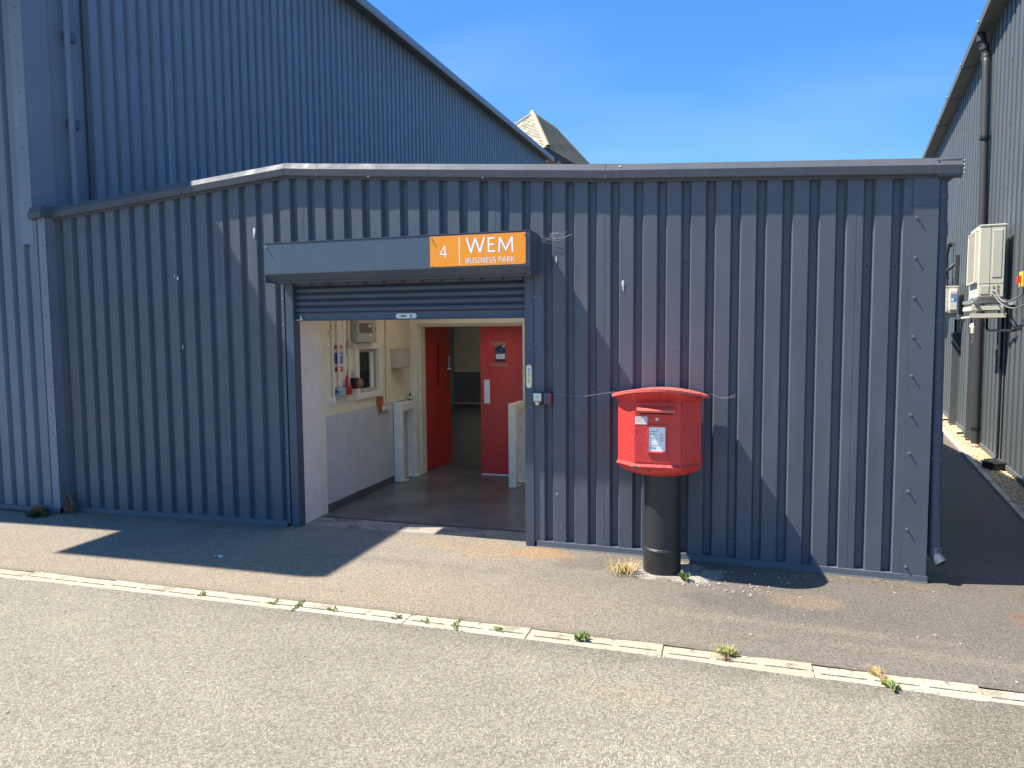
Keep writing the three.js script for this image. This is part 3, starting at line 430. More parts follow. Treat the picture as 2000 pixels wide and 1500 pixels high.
{ // services on the left wall of the doorway
  const X = 0.0;
  const pipe = (name, pts, r, label, extra = []) => tag(obj(name, [tube(pts, r, 40, 10, 0.1), ...extra], creamPlastic), label, 'conduit');
  pipe('conduit', [[0.014, 2.68, -0.714], [0.014, 1.9, -0.714], [0.014, 1.27, -0.712]], 0.012, 'cream cable conduit nearest the opening, ending in a round box', [bx(-0.004, 1.98, -0.724, 0.03, 2.0, -0.66, 0.003), bx(-0.004, 1.26, -0.73, 0.028, 1.29, -0.696, 0.003)]);
  pipe('conduit', [[0.016, 2.68, -0.812], [0.016, 2.0, -0.816], [0.02, 1.37, -0.83]], 0.0125, 'cream conduit crossing the stickers down to the grey isolator');
  pipe('conduit', [[0.014, 2.68, -1.075], [0.014, 1.9, -1.068], [0.014, 1.37, -1.053]], 0.0115, 'cream conduit through the small junction box above the red socket', [cyl(0.02, 0.02, 0.05, 0.016, 1.545, -1.06, 12), tube([[0.016, 1.55, -1.075], [0.02, 1.56, -1.12], [0.02, 1.545, -1.16], [0.02, 1.46, -1.165]], 0.011, 20, 8)]);
  pipe('conduit', [[0.014, 2.68, -2.031], [0.014, 1.7, -2.015], [0.014, 1.06, -2.003]], 0.013, 'cream conduit right of the window, running down to a socket', [bx(-0.004, 1.53, -2.03, 0.03, 1.55, -2.0, 0.003)]);
  tag(obj('cable_strip', [bx(-0.004, 1.52, -0.992, 0.008, 2.68, -0.968, 0.002)], whitePlastic), 'flat white cable strip above the red plug', 'cable cover');
  tag(obj('cable_strip', [bx(-0.004, 1.212, -1.08, 0.02, 1.236, -0.72, 0.003), cyl(0.022, 0.022, 0.03, 0.014, 1.226, -1.085, 14).applyMatrix4(new THREE.Matrix4())], creamPlastic), 'cream cable run lying level under the grey isolator', 'cable cover');
  tag(obj('round_box', [new THREE.CylinderGeometry(0.034, 0.034, 0.036, 18).rotateZ(Math.PI / 2).translate(0.014, 1.237, -0.69), new THREE.CylinderGeometry(0.036, 0.036, 0.006, 18).rotateZ(Math.PI / 2).translate(0.034, 1.237, -0.69)], whitePlastic), 'round white junction box at the foot of the first conduit', 'junction box');
  tag(obj('junction_box', [bx(-0.004, 1.81, -1.105, 0.036, 1.888, -1.026, 0.006), bx(0.034, 1.815, -1.1, 0.041, 1.883, -1.031, 0.003)], std(lin(0.4, 0.35, 0.28), 0.5)), 'square beige junction box left above the window', 'junction box');
  const iso = tag(group('isolator'), 'grey isolator box with a black knob left of the red socket', 'isolator');
  obj('case', [bx(-0.004, 1.272, -0.89, 0.07, 1.372, -0.765, 0.008)], phy(lin(0.3, 0.37, 0.42), 0.45), iso); obj('knob', [new THREE.CylinderGeometry(0.014, 0.014, 0.02, 14).rotateX(Math.PI / 2).translate(0.03, 1.328, -0.762)], blackPlastic, iso);
  const rs = tag(group('red_socket'), 'red socket with a red plug standing up in it', 'socket');
  obj('case', [bx(-0.004, 1.276, -1.045, 0.06, 1.378, -0.945, 0.006)], phy(lin(0.42, 0.03, 0.04), 0.4), rs); obj('plug', [cyl(0.014, 0.027, 0.12, 0.035, 1.44, -0.972, 14)], phy(lin(0.4, 0.025, 0.035), 0.4), rs);
  const bs = tag(group('black_socket'), 'black socket box with a brass round lid beside the window', 'socket');
  obj('case', [bx(-0.004, 1.335, -1.2, 0.07, 1.46, -1.1, 0.005)], blackPlastic, bs); obj('lid', [new THREE.CylinderGeometry(0.05, 0.05, 0.03, 22).rotateZ(Math.PI / 2).translate(0.088, 1.4, -1.178), new THREE.TorusGeometry(0.036, 0.006, 8, 20).rotateY(Math.PI / 2).translate(0.104, 1.4, -1.178), new THREE.SphereGeometry(0.012, 10, 8).translate(0.106, 1.4, -1.178)], std(lin(0.32, 0.22, 0.1), 0.4, { metalness: 0.4 }), bs);
  const mb = tag(group('meter_box'), 'grey metal distribution box above the window', 'electric box');
  obj('case', [bx(-0.004, 1.868, -1.605, 0.088, 2.3, -1.141, 0.006)], phy(lin(0.32, 0.32, 0.31), 0.5), mb);
  obj('door', [bx(0.087, 1.876, -1.597, 0.094, 2.292, -1.149, 0.003)], phy(lin(0.35, 0.35, 0.34), 0.45), mb);
  obj('data_plate', [bx(0.094, 1.985, -1.49, 0.097, 2.098, -1.175)], std(lin(0.13, 0.1, 0.085), 0.4), mb);
  obj('paper_label', [bx(0.094, 1.938, -1.49, 0.096, 1.97, -1.4), bx(0.097, 2.05, -1.465, 0.098, 2.085, -1.4)], std(lin(0.62, 0.52, 0.4), 0.6), mb);
  obj('lock', [new THREE.CylinderGeometry(0.008, 0.008, 0.012, 10).rotateZ(Math.PI / 2).translate(0.098, 2.03, -1.575)], blackPlastic, mb);
  const lb = tag(group('leaflet_box'), 'beige metal leaflet box between the conduit and the door frame', 'box');
  obj('case', [bx(-0.004, 1.523, -2.484, 0.126, 1.768, -2.167, 0.006)], std(lin(0.5, 0.43, 0.36), 0.5), lb); obj('lid', [bx(-0.006, 1.762, -2.488, 0.132, 1.776, -2.163, 0.004)], std(lin(0.46, 0.4, 0.33), 0.5), lb); obj('lock', [new THREE.CylinderGeometry(0.009, 0.009, 0.008, 12).rotateZ(Math.PI / 2).translate(0.129, 1.735, -2.36)], steel, lb);
  const ob = tag(group('call_point'), 'orange brown box with a short duct under the window corner', 'box');
  obj('case', [bx(-0.004, 1.066, -1.87, 0.03, 1.176, -1.742, 0.004)], phy(lin(0.4, 0.09, 0.03), 0.5), ob); obj('duct', [bx(-0.004, 0.968, -1.85, 0.02, 1.066, -1.79, 0.003)], phy(lin(0.4, 0.1, 0.035), 0.5), ob);
  const so = tag(group('wall_socket'), 'cream socket at the foot of the conduit by the window', 'socket');
  obj('case', [bx(-0.004, 0.99, -2.05, 0.04, 1.05, -1.97, 0.006)], creamPlastic, so); obj('plug', [bx(-0.004, 1.0, -1.96, 0.03, 1.04, -1.86, 0.008)], whitePlastic, so);
  tag(obj('light_switch', [bx(0.045, 1.085, -2.748, 0.105, 1.15, -2.738, 0.003)], whitePlastic), 'white light switch above the left handrail', 'switch'); tag(obj('light_switch', [bx(0.03, 0.925, -2.748, 0.1, 0.995, -2.738, 0.003)], whitePlastic), 'white switch plate below the left handrail', 'switch');
  const st = (y0, y1, draw, label) => { const tex = canvasTex(128, Math.round(128 * (y1 - y0) / 0.17), draw), [g, m] = printed(0.17, y1 - y0, tex), o = new THREE.Mesh(g, m); o.name = numbered('wall_notice'); o.position.set(0.0005, (y0 + y1) / 2, -0.858); o.rotation.y = Math.PI / 2; scene.add(o); o.receiveShadow = true; tag(o, label, 'notice'); };
  st(1.81, 1.847, (c, w, h) => { c.fillStyle = '#b3262c'; c.fillRect(0, 0, w, h); c.fillStyle = '#f0d8d4'; c.fillRect(60, 8, 54, 4); c.fillRect(60, 16, 46, 4); }, 'small red notice, uppermost on the cream wall');
  st(1.64, 1.762, (c, w, h) => { c.fillStyle = '#1f3f8f'; c.fillRect(0, 0, w, h); c.fillStyle = '#dfe6f4'; c.fillRect(52, 12, 62, 14); for (const y of [34, 44, 54, 66, 76]) c.fillRect(58, y, 50, 4); }, 'blue and white notice behind the second conduit');
  st(1.55, 1.604, (c, w, h) => { c.fillStyle = '#b3262c'; c.fillRect(0, 0, w, h); c.fillStyle = '#f3dcd8'; c.fillRect(50, 12, 66, 7); c.fillRect(50, 24, 54, 4); }, 'red notice below the blue one on the cream wall');
  st(1.772, 1.8, (c, w, h) => { c.fillStyle = '#d8cfb8'; c.fillRect(0, 0, w, h); c.fillStyle = '#1c1c1e'; c.fillRect(54, 2, 9, 17); c.fillRect(68, 2, 9, 17); c.fillStyle = '#4c9a6a'; c.fillRect(96, 8, 20, 6); }, 'small pale notice with black marks between the red and the blue');
}

// ================================================================== post box
{
  const pb = tag(group('post_box'), 'red post box on a black pole in front of the ribbed wall', 'post box');
  const bodyPlan = (s, zb = 0.05) => [[3.34 * 1, zb], [3.338, 0.45], [3.485, 0.6], [3.85, 0.6], [3.995, 0.45], [3.99, zb]].map(([x, z]) => [3.667 + (x - 3.667) * s, zb + (z - zb) * s]);
  const prism = (plan, y0, y1, plan2 = plan) => { const f = [], n = plan.length; for (let i = 0; i < n; i++) { const a = plan[i], b = plan[(i + 1) % n], c = plan2[(i + 1) % n], d = plan2[i]; f.push([[a[0], y0, a[1]], [b[0], y0, b[1]], [c[0], y1, c[1]], [d[0], y1, d[1]]]); } f.push(plan.map(([x, z]) => [x, y0, z]).reverse(), plan2.map(([x, z]) => [x, y1, z])); return poly(f); };
  const body = obj('body', [prism(bodyPlan(1), 0.925, 1.43)], redBox, pb);
  // lid: a slab arched across its width, with a rounded front edge in plan
  const N = 28, P = 14, lid = [], pt = (i, j, up) => { const u = i / N, x = 3.285 + u * 0.765, q = (u - 0.5) * 2, zf = 0.72 - 0.2 * q * q - 0.06 * q ** 8, z = 0.045 + (zf - 0.045) * (j / P), e = j === P || i === 0 || i === N; return [x, 1.447 + 0.065 * (1 - q * q) - 0.04 * (1 - j / P) + (up ? (e ? 0.021 : 0.027) : 0), z]; };
  for (let i = 0; i < N; i++) for (let j = 0; j < P; j++) { lid.push([pt(i, j, 1), pt(i, j + 1, 1), pt(i + 1, j + 1, 1), pt(i + 1, j, 1)], [pt(i, j, 0), pt(i + 1, j, 0), pt(i + 1, j + 1, 0), pt(i, j + 1, 0)]); }
  for (let i = 0; i < N; i++) lid.push([pt(i, P, 0), pt(i + 1, P, 0), pt(i + 1, P, 1), pt(i, P, 1)], [pt(i, 0, 0), pt(i, 0, 1), pt(i + 1, 0, 1), pt(i + 1, 0, 0)]);
  for (let j = 0; j < P; j++) lid.push([pt(0, j, 0), pt(0, j + 1, 0), pt(0, j + 1, 1), pt(0, j, 1)], [pt(N, j, 0), pt(N, j, 1), pt(N, j + 1, 1), pt(N, j + 1, 0)]);
  obj('lid', [toCreasedNormals(poly(lid), 0.6)], redFadedLit, pb);
  // filled gable and splayed cove under the lid
  const co = []; for (let i = 0; i < 20; i++) { const a = i / 20, b = (i + 1) / 20, f = (t) => { const x = 3.345 + t * 0.645, q = (t - 0.5) * 2; return [x, q]; }; const [xa, qa] = f(a), [xb, qb] = f(b); const zz = (q) => (Math.abs(q) < 0.56 ? 0.6 : 0.6 - (Math.abs(q) - 0.56) * 0.34); const y = (q) => 1.444 + 0.065 * (1 - q * q); co.push([[xa, 1.42, zz(qa)], [xb, 1.42, zz(qb)], [3.667 + (xb - 3.667) * 1.1, y(qb), zz(qb) + 0.05], [3.667 + (xa - 3.667) * 1.1, y(qa), zz(qa) + 0.05]]); }
  obj('cove', [poly(co)], redBox, pb);
  // base tray: lip and rounded belly
  const rim = bodyPlan(1.04), mid = bodyPlan(1.0);
  const belly = [], hex = bodyPlan(1), NA = 44, ctr = [3.667, 0.3], edgeR = (a) => { const dx = Math.cos(a), dz = Math.sin(a); let best = 9; for (let i = 0; i < 6; i++) { const p = hex[i], q = hex[(i + 1) % 6], ex = q[0] - p[0], ez = q[1] - p[1], den = dx * ez - dz * ex; if (Math.abs(den) < 1e-9) continue; const t = ((p[0] - ctr[0]) * ez - (p[1] - ctr[1]) * ex) / den, u = ((p[0] - ctr[0]) * dz - (p[1] - ctr[1]) * dx) / den; if (t > 0 && u >= -1e-6 && u <= 1 + 1e-6) best = Math.min(best, t); } return best; };
  const ring = (k) => Array.from({ length: NA }, (_, i) => { const a = (i / NA) * 6.28318, c = Math.cos(k), sc = 0.25 + 0.785 * c, r = edgeR(a), el = 1 / Math.hypot(Math.cos(a) / 0.34, Math.sin(a) / 0.3), m = Math.sin(k); return [ctr[0] + Math.cos(a) * (r * (1 - m) + el * m) * sc, 0.909 - 0.112 * Math.sin(k), ctr[1] + Math.sin(a) * (r * (1 - m) + el * m) * sc]; });
  for (let k = 0; k < 8; k++) { const p = ring((k / 8) * 1.5), q = ring(((k + 1) / 8) * 1.5); for (let i = 0; i < NA; i++) { const j = (i + 1) % NA; belly.push([p[i], p[j], q[j], q[i]]); } } belly.push(ring(1.5));
  obj('base_tray', [prism(rim, 0.908, 0.93, mid), toCreasedNormals(poly(belly), 0.5)], redBox, pb);
  const door = obj('door_panel', [bx(3.487, 0.938, 0.595, 3.848, 1.418, 0.606, 0.004)], redBox, pb);
  obj('hinge_strip', [bx(3.858, 1.36, 0.59, 3.872, 1.41, 0.6, 0.003), bx(3.858, 0.98, 0.59, 3.872, 1.03, 0.6, 0.003)], redBox, pb);
  // slot with its hood
  obj('slot', [bx(3.535, 1.325, 0.603, 3.787, 1.35, 0.608)], std(lin(0.1, 0.006, 0.008), 0.8), pb);  // dark red plate: shading under the hood put into the colour
  obj('slot_hood', [sweep([[0.6, 1.386], [0.67, 1.378], [0.69, 1.37], [0.694, 1.362], [0.692, 1.349], [0.684, 1.346], [0.6, 1.354]], 3.514, 0, 3.804, 0)], redFadedLit, pb);
  obj('lock', [new THREE.CylinderGeometry(0.012, 0.012, 0.008, 16).rotateX(Math.PI / 2).translate(3.664, 1.288, 0.608)], steel, pb);
  obj('plate_frame', [bx(3.592, 1.228, 0.603, 3.746, 1.246, 0.614, 0.003), bx(3.592, 1.016, 0.603, 3.746, 1.03, 0.617, 0.003), bx(3.588, 1.016, 0.603, 3.6, 1.246, 0.615, 0.003), bx(3.73, 1.016, 0.603, 3.746, 1.246, 0.615, 0.003)], redBox, pb);
  sticker('collection_plate', pb, 0.128, 0.192, 3.665, 1.128, 0.6085, canvasTex(256, 384, (c, w, h) => {
    c.fillStyle = '#eef0f2'; c.fillRect(0, 0, w, h); c.fillStyle = '#555a62'; c.fillRect(110, 30, 60, 6); c.fillRect(18, 64, 120, 8);
    c.font = 'bold 38px sans-serif'; c.fillStyle = '#22262c'; c.fillText('9.00', 14, 124); c.fillText('7.00', 14, 192); c.font = 'bold 18px sans-serif'; c.fillText('am', 100, 124); c.fillText('am', 100, 192);
    c.fillStyle = '#70757d'; for (const [x, y, l] of [[16, 140, 110], [16, 208, 70], [16, 250, 60], [16, 280, 180], [16, 292, 150], [16, 304, 110], [16, 350, 96], [170, 104, 66], [170, 116, 66], [170, 128, 50], [170, 150, 66], [170, 162, 60], [170, 174, 66], [170, 186, 44], [170, 204, 60], [170, 216, 66]]) c.fillRect(x, y, l, 5);
    c.fillStyle = '#1d2026'; c.fillRect(14, 324, 104, 15); c.fillStyle = '#c2c8cf'; c.fillRect(152, 96, 3, 150); c.fillRect(14, 268, 226, 3);
  }), [0, 0, 0], 0.3);
  sticker('sticker', pb, 0.096, 0.062, 3.541, 1.275, 0.6078, canvasTex(128, 84, (c, w, h) => { c.fillStyle = '#e9dedb'; c.fillRect(0, 0, w, h); c.fillStyle = '#b97b78'; for (let k = 0; k < 26; k++) c.fillRect(10 + ((k * 37) % 58), 8 + ((k * 23) % 56), 9, 5); c.fillStyle = '#cfd6dc'; c.beginPath(); c.moveTo(70, 0); c.lineTo(128, 0); c.lineTo(128, 70); c.fill(); }));
  obj('paint_chips', [[3.492, 0.905, 0.632, 0.03, 0.012], [3.52, 0.893, 0.626, 0.022, 0.008], [3.6, 0.873, 0.612, 0.018, 0.005], [3.5, 1.2, 0.608, 0.004, 0.008], [3.46, 1.03, 0.577, 0.004, 0.007], [3.984, 1.487, 0.56, 0.014, 0.007]].map(([x, y, z, a, b]) => new THREE.SphereGeometry(1, 8, 6).scale(a, b, 0.004).translate(x, y, z)), std(lin(0.2, 0.08, 0.045), 0.9), pb);
  const font = await new FontLoader().loadAsync('fonts/droid/droid_serif_bold.typeface.json');
  const tx = new TextGeometry('ROYAL MAIL', { font, size: 0.026, depth: 0.006, curveSegments: 3 }); tx.computeBoundingBox(); tx.translate(3.667 - tx.boundingBox.max.x / 2, 1.433, 0.604);
  obj('raised_lettering', [tx], phy(lin(0.4, 0.014, 0.014), 0.5), pb);
  const cx = 3.69, cz = 0.345, by = gy(cx);
  obj('pole', [cyl(0.147, 0.147, 0.85, cx, by + 0.43, cz, 48)], postBlack, pb);
  obj('sleeve', [new THREE.LatheGeometry([[0.139, 0], [0.153, 0], [0.153, 0.185], [0.16, 0.197], [0.159, 0.207], [0.147, 0.222]].map(([r, y]) => new THREE.Vector2(r, y)), 56).translate(cx, by - 0.005, cz)], postBlack, pb);
}
// ================================================================== the tall hall on the left
{
  const hall = tag(group('warehouse_hall'), 'tall blue ribbed metal hall behind the low unit on the left', 'building');
  const s = 0.05, L = Math.hypot(1, s), dx = s / L, dz = -1 / L, X0 = -3.21, Z0 = 0.12;
  const side = (t, y, d) => [X0 + dx * t + dz * d * 1, y, Z0 + dz * t - dx * d];   // depth goes into the hall (-x)
  const H = 8.38;
  for (let k = 0; k < 20; k++) { const a = Math.max(0.8, k), b = Math.min(19.95, k + 1 - 0.0); if (b > a) obj('cladding_sheet', cladSheet(a, k === 19 ? 19.95 : b, 0, H, 0.19, 0.045, (u, y, d) => side(u, y, d + (k % 2) * 0.0015)), hallClad, hall); }
  obj('corner_flashing', [poly([[side(0, 0, 0), side(0.3, 0, 0), side(0.3, H, 0), side(0, H, 0)], [side(0.3, 0, 0), side(0.32, 0, 0.03), side(0.32, H, 0.03), side(0.3, H, 0)], [side(0.32, 0, 0.03), side(0.8, 0, 0.03), side(0.8, H, 0.03), side(0.32, H, 0.03)]])], hallClad, hall);
  obj('seam', [poly([[side(0.745, 0, 0.031), side(0.745, 0, -0.012), side(0.745, H, -0.012), side(0.745, H, 0.031)], [side(0.745, 0, -0.012), side(0.765, 0, -0.012), side(0.765, H, -0.012), side(0.745, H, -0.012)], [side(0.765, 0, -0.012), side(0.765, 0, 0.031), side(0.765, H, 0.031), side(0.765, H, -0.012)]])], fasciaM, hall);
  const dp = obj('downpipe', [cyl(0.036, 0.036, H, ...side(0.5, H / 2, -0.05), 14)], hallClad, hall);
  for (const y of [5.44, 4.45, 6.5, 7.5]) { const p = side(0.56, y, 0); obj('bracket', [bx(p[0] - 0.03, y - 0.05, p[2] - 0.06, p[0] + 0.05, y + 0.05, p[2] + 0.06)], shutterM, dp); }
  // gable front and the section of it that steps out in front of the low unit
  const fr = (u, y, d) => [u, y, Z0 - d];
  const bolts = [];
  for (let k = 0; k < 7; k++) obj('cladding_sheet', cladSheet(-10.4 + k, Math.min(-3.4, -9.4 + k), -0.03, 9.6, 0.2, 0.048, (u, y, d) => fr(u + 0.04, y, d + (k % 2) * 0.0012)), gableClad, hall);
  obj('corner_flashing', [bx(-3.385, 3.0, Z0 - 0.004, -3.205, 9.6, Z0 + 0.003)], gableTrim, hall);
  obj('cladding_sheet', cladSheet(-3.4, -3.16, -0.03, 3.32, 0.2, 0.048, (u, y, d) => fr(u + 0.04, y, d)), gableClad, hall);
  const lf = obj('corner_flashing', [bx(-3.135, -0.03, Z0 - 0.003, -3.03, 3.3, Z0 + 0.003), bx(-3.036, -0.03, -0.03, -3.03, 3.3, Z0 + 0.002)], gableTrim, hall);
  for (let k = 0; k < 13; k++) bolts.push(dot(-3.08, 0.1 + k * 0.262, Z0 + 0.004, 0.006)); for (let k = 0; k < 9; k++) bolts.push(dot(-3.29, 3.45 + k * 0.3, Z0 + 0.005, 0.006));
  stuff(obj('screws', bolts, darkGap, hall));
  obj('verge_cap', [sweep([[-0.02, -0.13], [0.18, -0.13], [0.185, -0.07], [0.15, 0.0], [-0.02, 0.01]], -3.2, 3.39, -3.02, 3.41)], fasciaM, hall);
  obj('drip_flashing', [sweep([[Z0 - 0.03, 0.03], [Z0 + 0.012, 0.02], [Z0 + 0.016, -0.03], [Z0 - 0.03, -0.03]], -10.4, 0.0, -3.03, 0.0)], cladTrim, hall);
  // eaves: soffit, box gutter, roof, far end
  const ga = (t, y, o) => side(t, y, -o), gut = [];
  const pr = [[0, 8.36], [0.28, 8.3], [0.31, 8.33], [0.28, 8.47], [0, 8.5]];
  for (let i = 0; i < pr.length; i++) { const [o0, y0] = pr[i], [o1, y1] = pr[(i + 1) % pr.length]; gut.push([ga(-0.1, y0, o0), ga(-0.1, y1, o1), ga(20.0, y1, o1), ga(20.0, y0, o0)]); }
  for (const t of [-0.1, 20.0]) gut.push(pr.map(([o, y]) => ga(t, y, o)));
obj('gutter', [poly(gut)], phy(lin(0.27, 0.32, 0.38), 0.5, { map: paintTex }), hall);
  obj('soffit', [poly([[ga(-0.1, 8.355, 0.0), ga(-0.1, 8.294, 0.285), ga(20, 8.294, 0.285), ga(20, 8.355, 0.0)]])], std(lin(0.09, 0.095, 0.1), 0.7), hall);
  obj('roof', [poly([[side(-0.1, 8.45, 0), side(20, 8.45, 0), side(20, 10.2, 10), side(-0.1, 10.2, 10)]])], fasciaM, hall);
  obj('wall', [poly([[side(19.95, 0, 0), side(19.95, 0, 14), side(19.95, 8.4, 14), side(19.95, 8.4, 0)]])], hallClad, hall);
  // unseen slabs added on the gable to the left, shaped to shade the forecourt
  obj('unseen_canopy', [bx(-6.15, 7.0, 0.14, -3.49, 7.3, 2.42), bx(-14, 7.0, 0.14, -6.15, 7.3, 1.68)], cladTrim, hall);
}
// ================================================================== slate roofed house far behind
{
  const h = tag(group('slate_house'), 'distant hipped slate roof rising between the two halls', 'house');
  const A = [-9.38, 18.0, -45], A2 = [-8.6, 17.9, -49], BL = [-14.4, 14.4, -43], BR = [-7.45, 14.6, -41.6], FR = [-5.2, 14.2, -52];
  const slope = (a, b, c, d, n) => { const f = [], lp = (p, q, t) => p.map((v, i) => v + (q[i] - v) * t); const nr = new THREE.Vector3().subVectors(V(...b), V(...a)).cross(new THREE.Vector3().subVectors(V(...d), V(...a))).normalize(); if (nr.y < 0) nr.negate(); const off = (p, k) => [p[0] + nr.x * k, p[1] + nr.y * k, p[2] + nr.z * k];
    for (let k = 0; k < n; k++) { const l0 = lp(a, d, k / n), r0 = lp(b, c, k / n), l1 = lp(a, d, (k + 1) / n), r1 = lp(b, c, (k + 1) / n); f.push([off(l0, 0.06), off(r0, 0.06), off(r1, 0), off(l1, 0)], [l0, r0, off(r0, 0.06), off(l0, 0.06)]); } return poly(f); };
  const slate = std(lin(0.62, 0.58, 0.46), 0.8, { map: slateTex }), slateShaded = std(lin(0.44, 0.42, 0.37), 0.8, { map: slateTex });  // two tones of one slate: sunlit and shaded slopes painted into the colour
  const ro = group('roof', h);
  stuff(obj('slate_courses', [slope(BL, BR, A, A, 24)], slate, ro)); stuff(obj('slate_courses', [slope(BR, FR, A2, A, 24)], slateShaded, ro));
  const ridge = (a, b, r) => { const c = V(...a), e = V(...b); return new THREE.TubeGeometry(new THREE.LineCurve3(c, e), 4, r, 8); };
  obj('hip_tiles', [ridge(A, BR, 0.2), ridge(A, BL, 0.14), ridge(A, A2, 0.13), ridge(A2, FR, 0.12)], std(lin(0.42, 0.33, 0.22), 0.8), ro);
  obj('finial', [new THREE.SphereGeometry(0.24, 10, 8).translate(...A)], galv, ro);
  obj('eaves', [poly([[BL, BR, [BR[0], BR[1] - 0.7, BR[2]], [BL[0], BL[1] - 0.7, BL[2]]], [BR, FR, [FR[0], FR[1] - 0.7, FR[2]], [BR[0], BR[1] - 0.7, BR[2]]]])], std(lin(0.03, 0.03, 0.03), 0.8), h);
  obj('wall', [bx(-14, -0.3, -52, -7.0, 14.0, -43)], std(lin(0.3, 0.2, 0.14), 0.9), h);
}
// ================================================================== the hall on the right
const RB = { x: 8.0, z: -5, s: 0.16 }, RL = Math.hypot(1, RB.s), rd = [RB.s / RL, -1 / RL];
const rp = (t, y, o) => [RB.x + rd[0] * t + rd[1] * o, y, RB.z + rd[1] * t - rd[0] * o];   // o: out from the wall towards the alley
{
  const hall = tag(group('ribbed_hall'), 'grey green ribbed metal hall along the alley on the right', 'building');
  const rp2 = (u, y, d) => rp(u, y, -d);
  const y0 = gy(9) + 0.1, H = 7.02;
  for (let k = -6; k < 24; k++) {
    const sh = obj('cladding_sheet', cladSheet(k, k + 1, y0, H, 0.3333, 0.055, (u, y, d) => rp2(u, y, d + (k & 1) * 0.0015), 0, 1, true), rightClad, hall);
    const sc = []; if (k < 12) for (const dt of [0.15, 0.6]) for (let r = 0; r < 8; r++) { const p = rp(k + dt, 0.35 + r * 0.93 + (dt > 0.5 ? 0.1 : 0), 0.006); sc.push(dot(...p, 0.0095)); } if (sc.length) stuff(obj('screws', sc, cladTrim, sh));
  }
  const strip = (t0, t1, ya, yb, oa, ob) => { const c = [[t0, oa], [t1, oa], [t1, ob], [t0, ob]], f = []; for (let i = 0; i < 4; i++) { const [a, b] = c[i], [d, e] = c[(i + 1) % 4]; f.push([rp(a, ya, b), rp(d, ya, e), rp(d, yb, e), rp(a, yb, b)]); } f.push(c.map(([t, o]) => rp(t, ya, o)), c.map(([t, o]) => rp(t, yb, o))); return poly(f); };
  obj('drip_flashing', [strip(-6, 24, y0 - 0.06, y0, -0.02, 0.02)], rightTrim, hall);
  obj('plinth', [strip(-6, 24, -0.3, y0 - 0.05, -0.2, -0.05)], darkGap, hall);
  const pr = [[-0.05, 7.0], [0.24, 6.98], [0.25, 7.09], [0.24, 7.12], [-0.05, 7.14]], f = [];
  for (let i = 0; i < pr.length; i++) { const [o0, a] = pr[i], [o1, b] = pr[(i + 1) % pr.length]; f.push([rp(-6, a, o0), rp(-6, b, o1), rp(24, b, o1), rp(24, a, o0)]); } for (const t of [-6, 24]) f.push(pr.map(([o, y]) => rp(t, y, o)));
  const gt = obj('gutter', [poly(f)], rightTrim, hall);
  obj('gutter_joint', [2.6, 4.7, 6.8, 9].map((t) => strip(t, t + 0.05, 6.974, 7.096, -0.05, 0.254)), rightTrim, gt);
  stuff(obj('screws', [2.6, 4.7, 6.8, 9].flatMap((t) => [dot(...rp(t, 7.14, 0.2), 0.02), dot(...rp(t, 7.06, 0.26), 0.018)]), galv, gt));
  obj('roof', [poly([[rp(-6, 7.13, 0.2), rp(24, 7.13, 0.2), rp(24, 8.6, -9), rp(-6, 8.6, -9)]])], rightTrim, hall);
  // rainwater pipe with swan neck
  const P = (t, y, o) => rp(t, y, o), dp = obj('downpipe', [tube([P(2.95, 6.98, 0.17), P(2.95, 6.86, 0.165), P(2.95, 6.72, 0.1), P(2.95, 6.58, 0.085), P(2.9, 6.3, 0.08), P(2.62, 3, 0.08), P(2.5, 0.02, 0.08)], 0.065, 80, 16, 0.25), ...[6.88, 6.74, 6.56].map((y, i) => cyl(0.074, 0.074, 0.07, ...P(2.95, y, [0.165, 0.11, 0.085][i]), 16))], std(lin(0.045, 0.045, 0.047), 0.45), hall);
  for (const y of [5.2, 2.05, 0.28]) obj('bracket', [cyl(0.076, 0.076, 0.05, ...P(2.5 + y * 0.055, y, 0.08), 16)], blackPlastic, dp);
  // boxed posts and thin drains beside it
  for (const t of [3.25, 5.55]) obj('boxed_post', [strip(t, t + 0.22, 0.0, 1.9, 0.0, 0.13)], rightClad, hall);
  for (const t of [3.75, 5.95, 0.75]) obj('condensate_pipe', [tube([P(t, 2.2, 0.04), P(t, 1.2, 0.04), P(t, 0.1, 0.04), P(t, 0.04, 0.06), P(t - 0.05, 0.03, 0.2)], 0.02, 40, 8, 0.15)], blackPlastic, hall);
  obj('pipe_clip', [strip(3.72, 3.78, 0.95, 1.03, 0.02, 0.065)], whitePlastic, hall);
  // gravel margin and edging
  const peb = new THREE.IcosahedronGeometry(0.015, 0), im = new THREE.InstancedMesh(peb, std(lin(0.66, 0.55, 0.4), 0.9), 9000), M = new THREE.Matrix4(), q = new THREE.Quaternion(), e = new THREE.Euler();
  for (let i = 0; i < 9000; i++) { const p = rp(-5 + rnd() ** 1.2 * 20, gy(9) + rr(0.0, 0.02), rr(-0.02, 0.3)); M.compose(V(...p), q.setFromEuler(e.set(rr(0, 6), rr(0, 6), rr(0, 6))), V(rr(0.5, 1.3), rr(0.4, 0.9), rr(0.5, 1.2))); im.setMatrixAt(i, M); const c = rr(0.6, 1.25); im.setColorAt(i, lin(c, c * rr(0.85, 1.0), c * rr(0.7, 1.0))); }
  im.name = 'gravel'; stuff(im, 'pale gravel margin at the foot of the right hall'); scene.add(im);
  structure(obj('gravel_bed', [poly([[rp(-6, gy(9) - 0.005 + 0.012, -0.05), rp(18, gy(9) + 0.007, -0.05), rp(18, gy(9) + 0.007, 0.31), rp(-6, gy(9) + 0.007, 0.31)]])], std(lin(0.5, 0.42, 0.3), 0.95, { map: concreteTex })), 'sandy bed under the gravel margin');
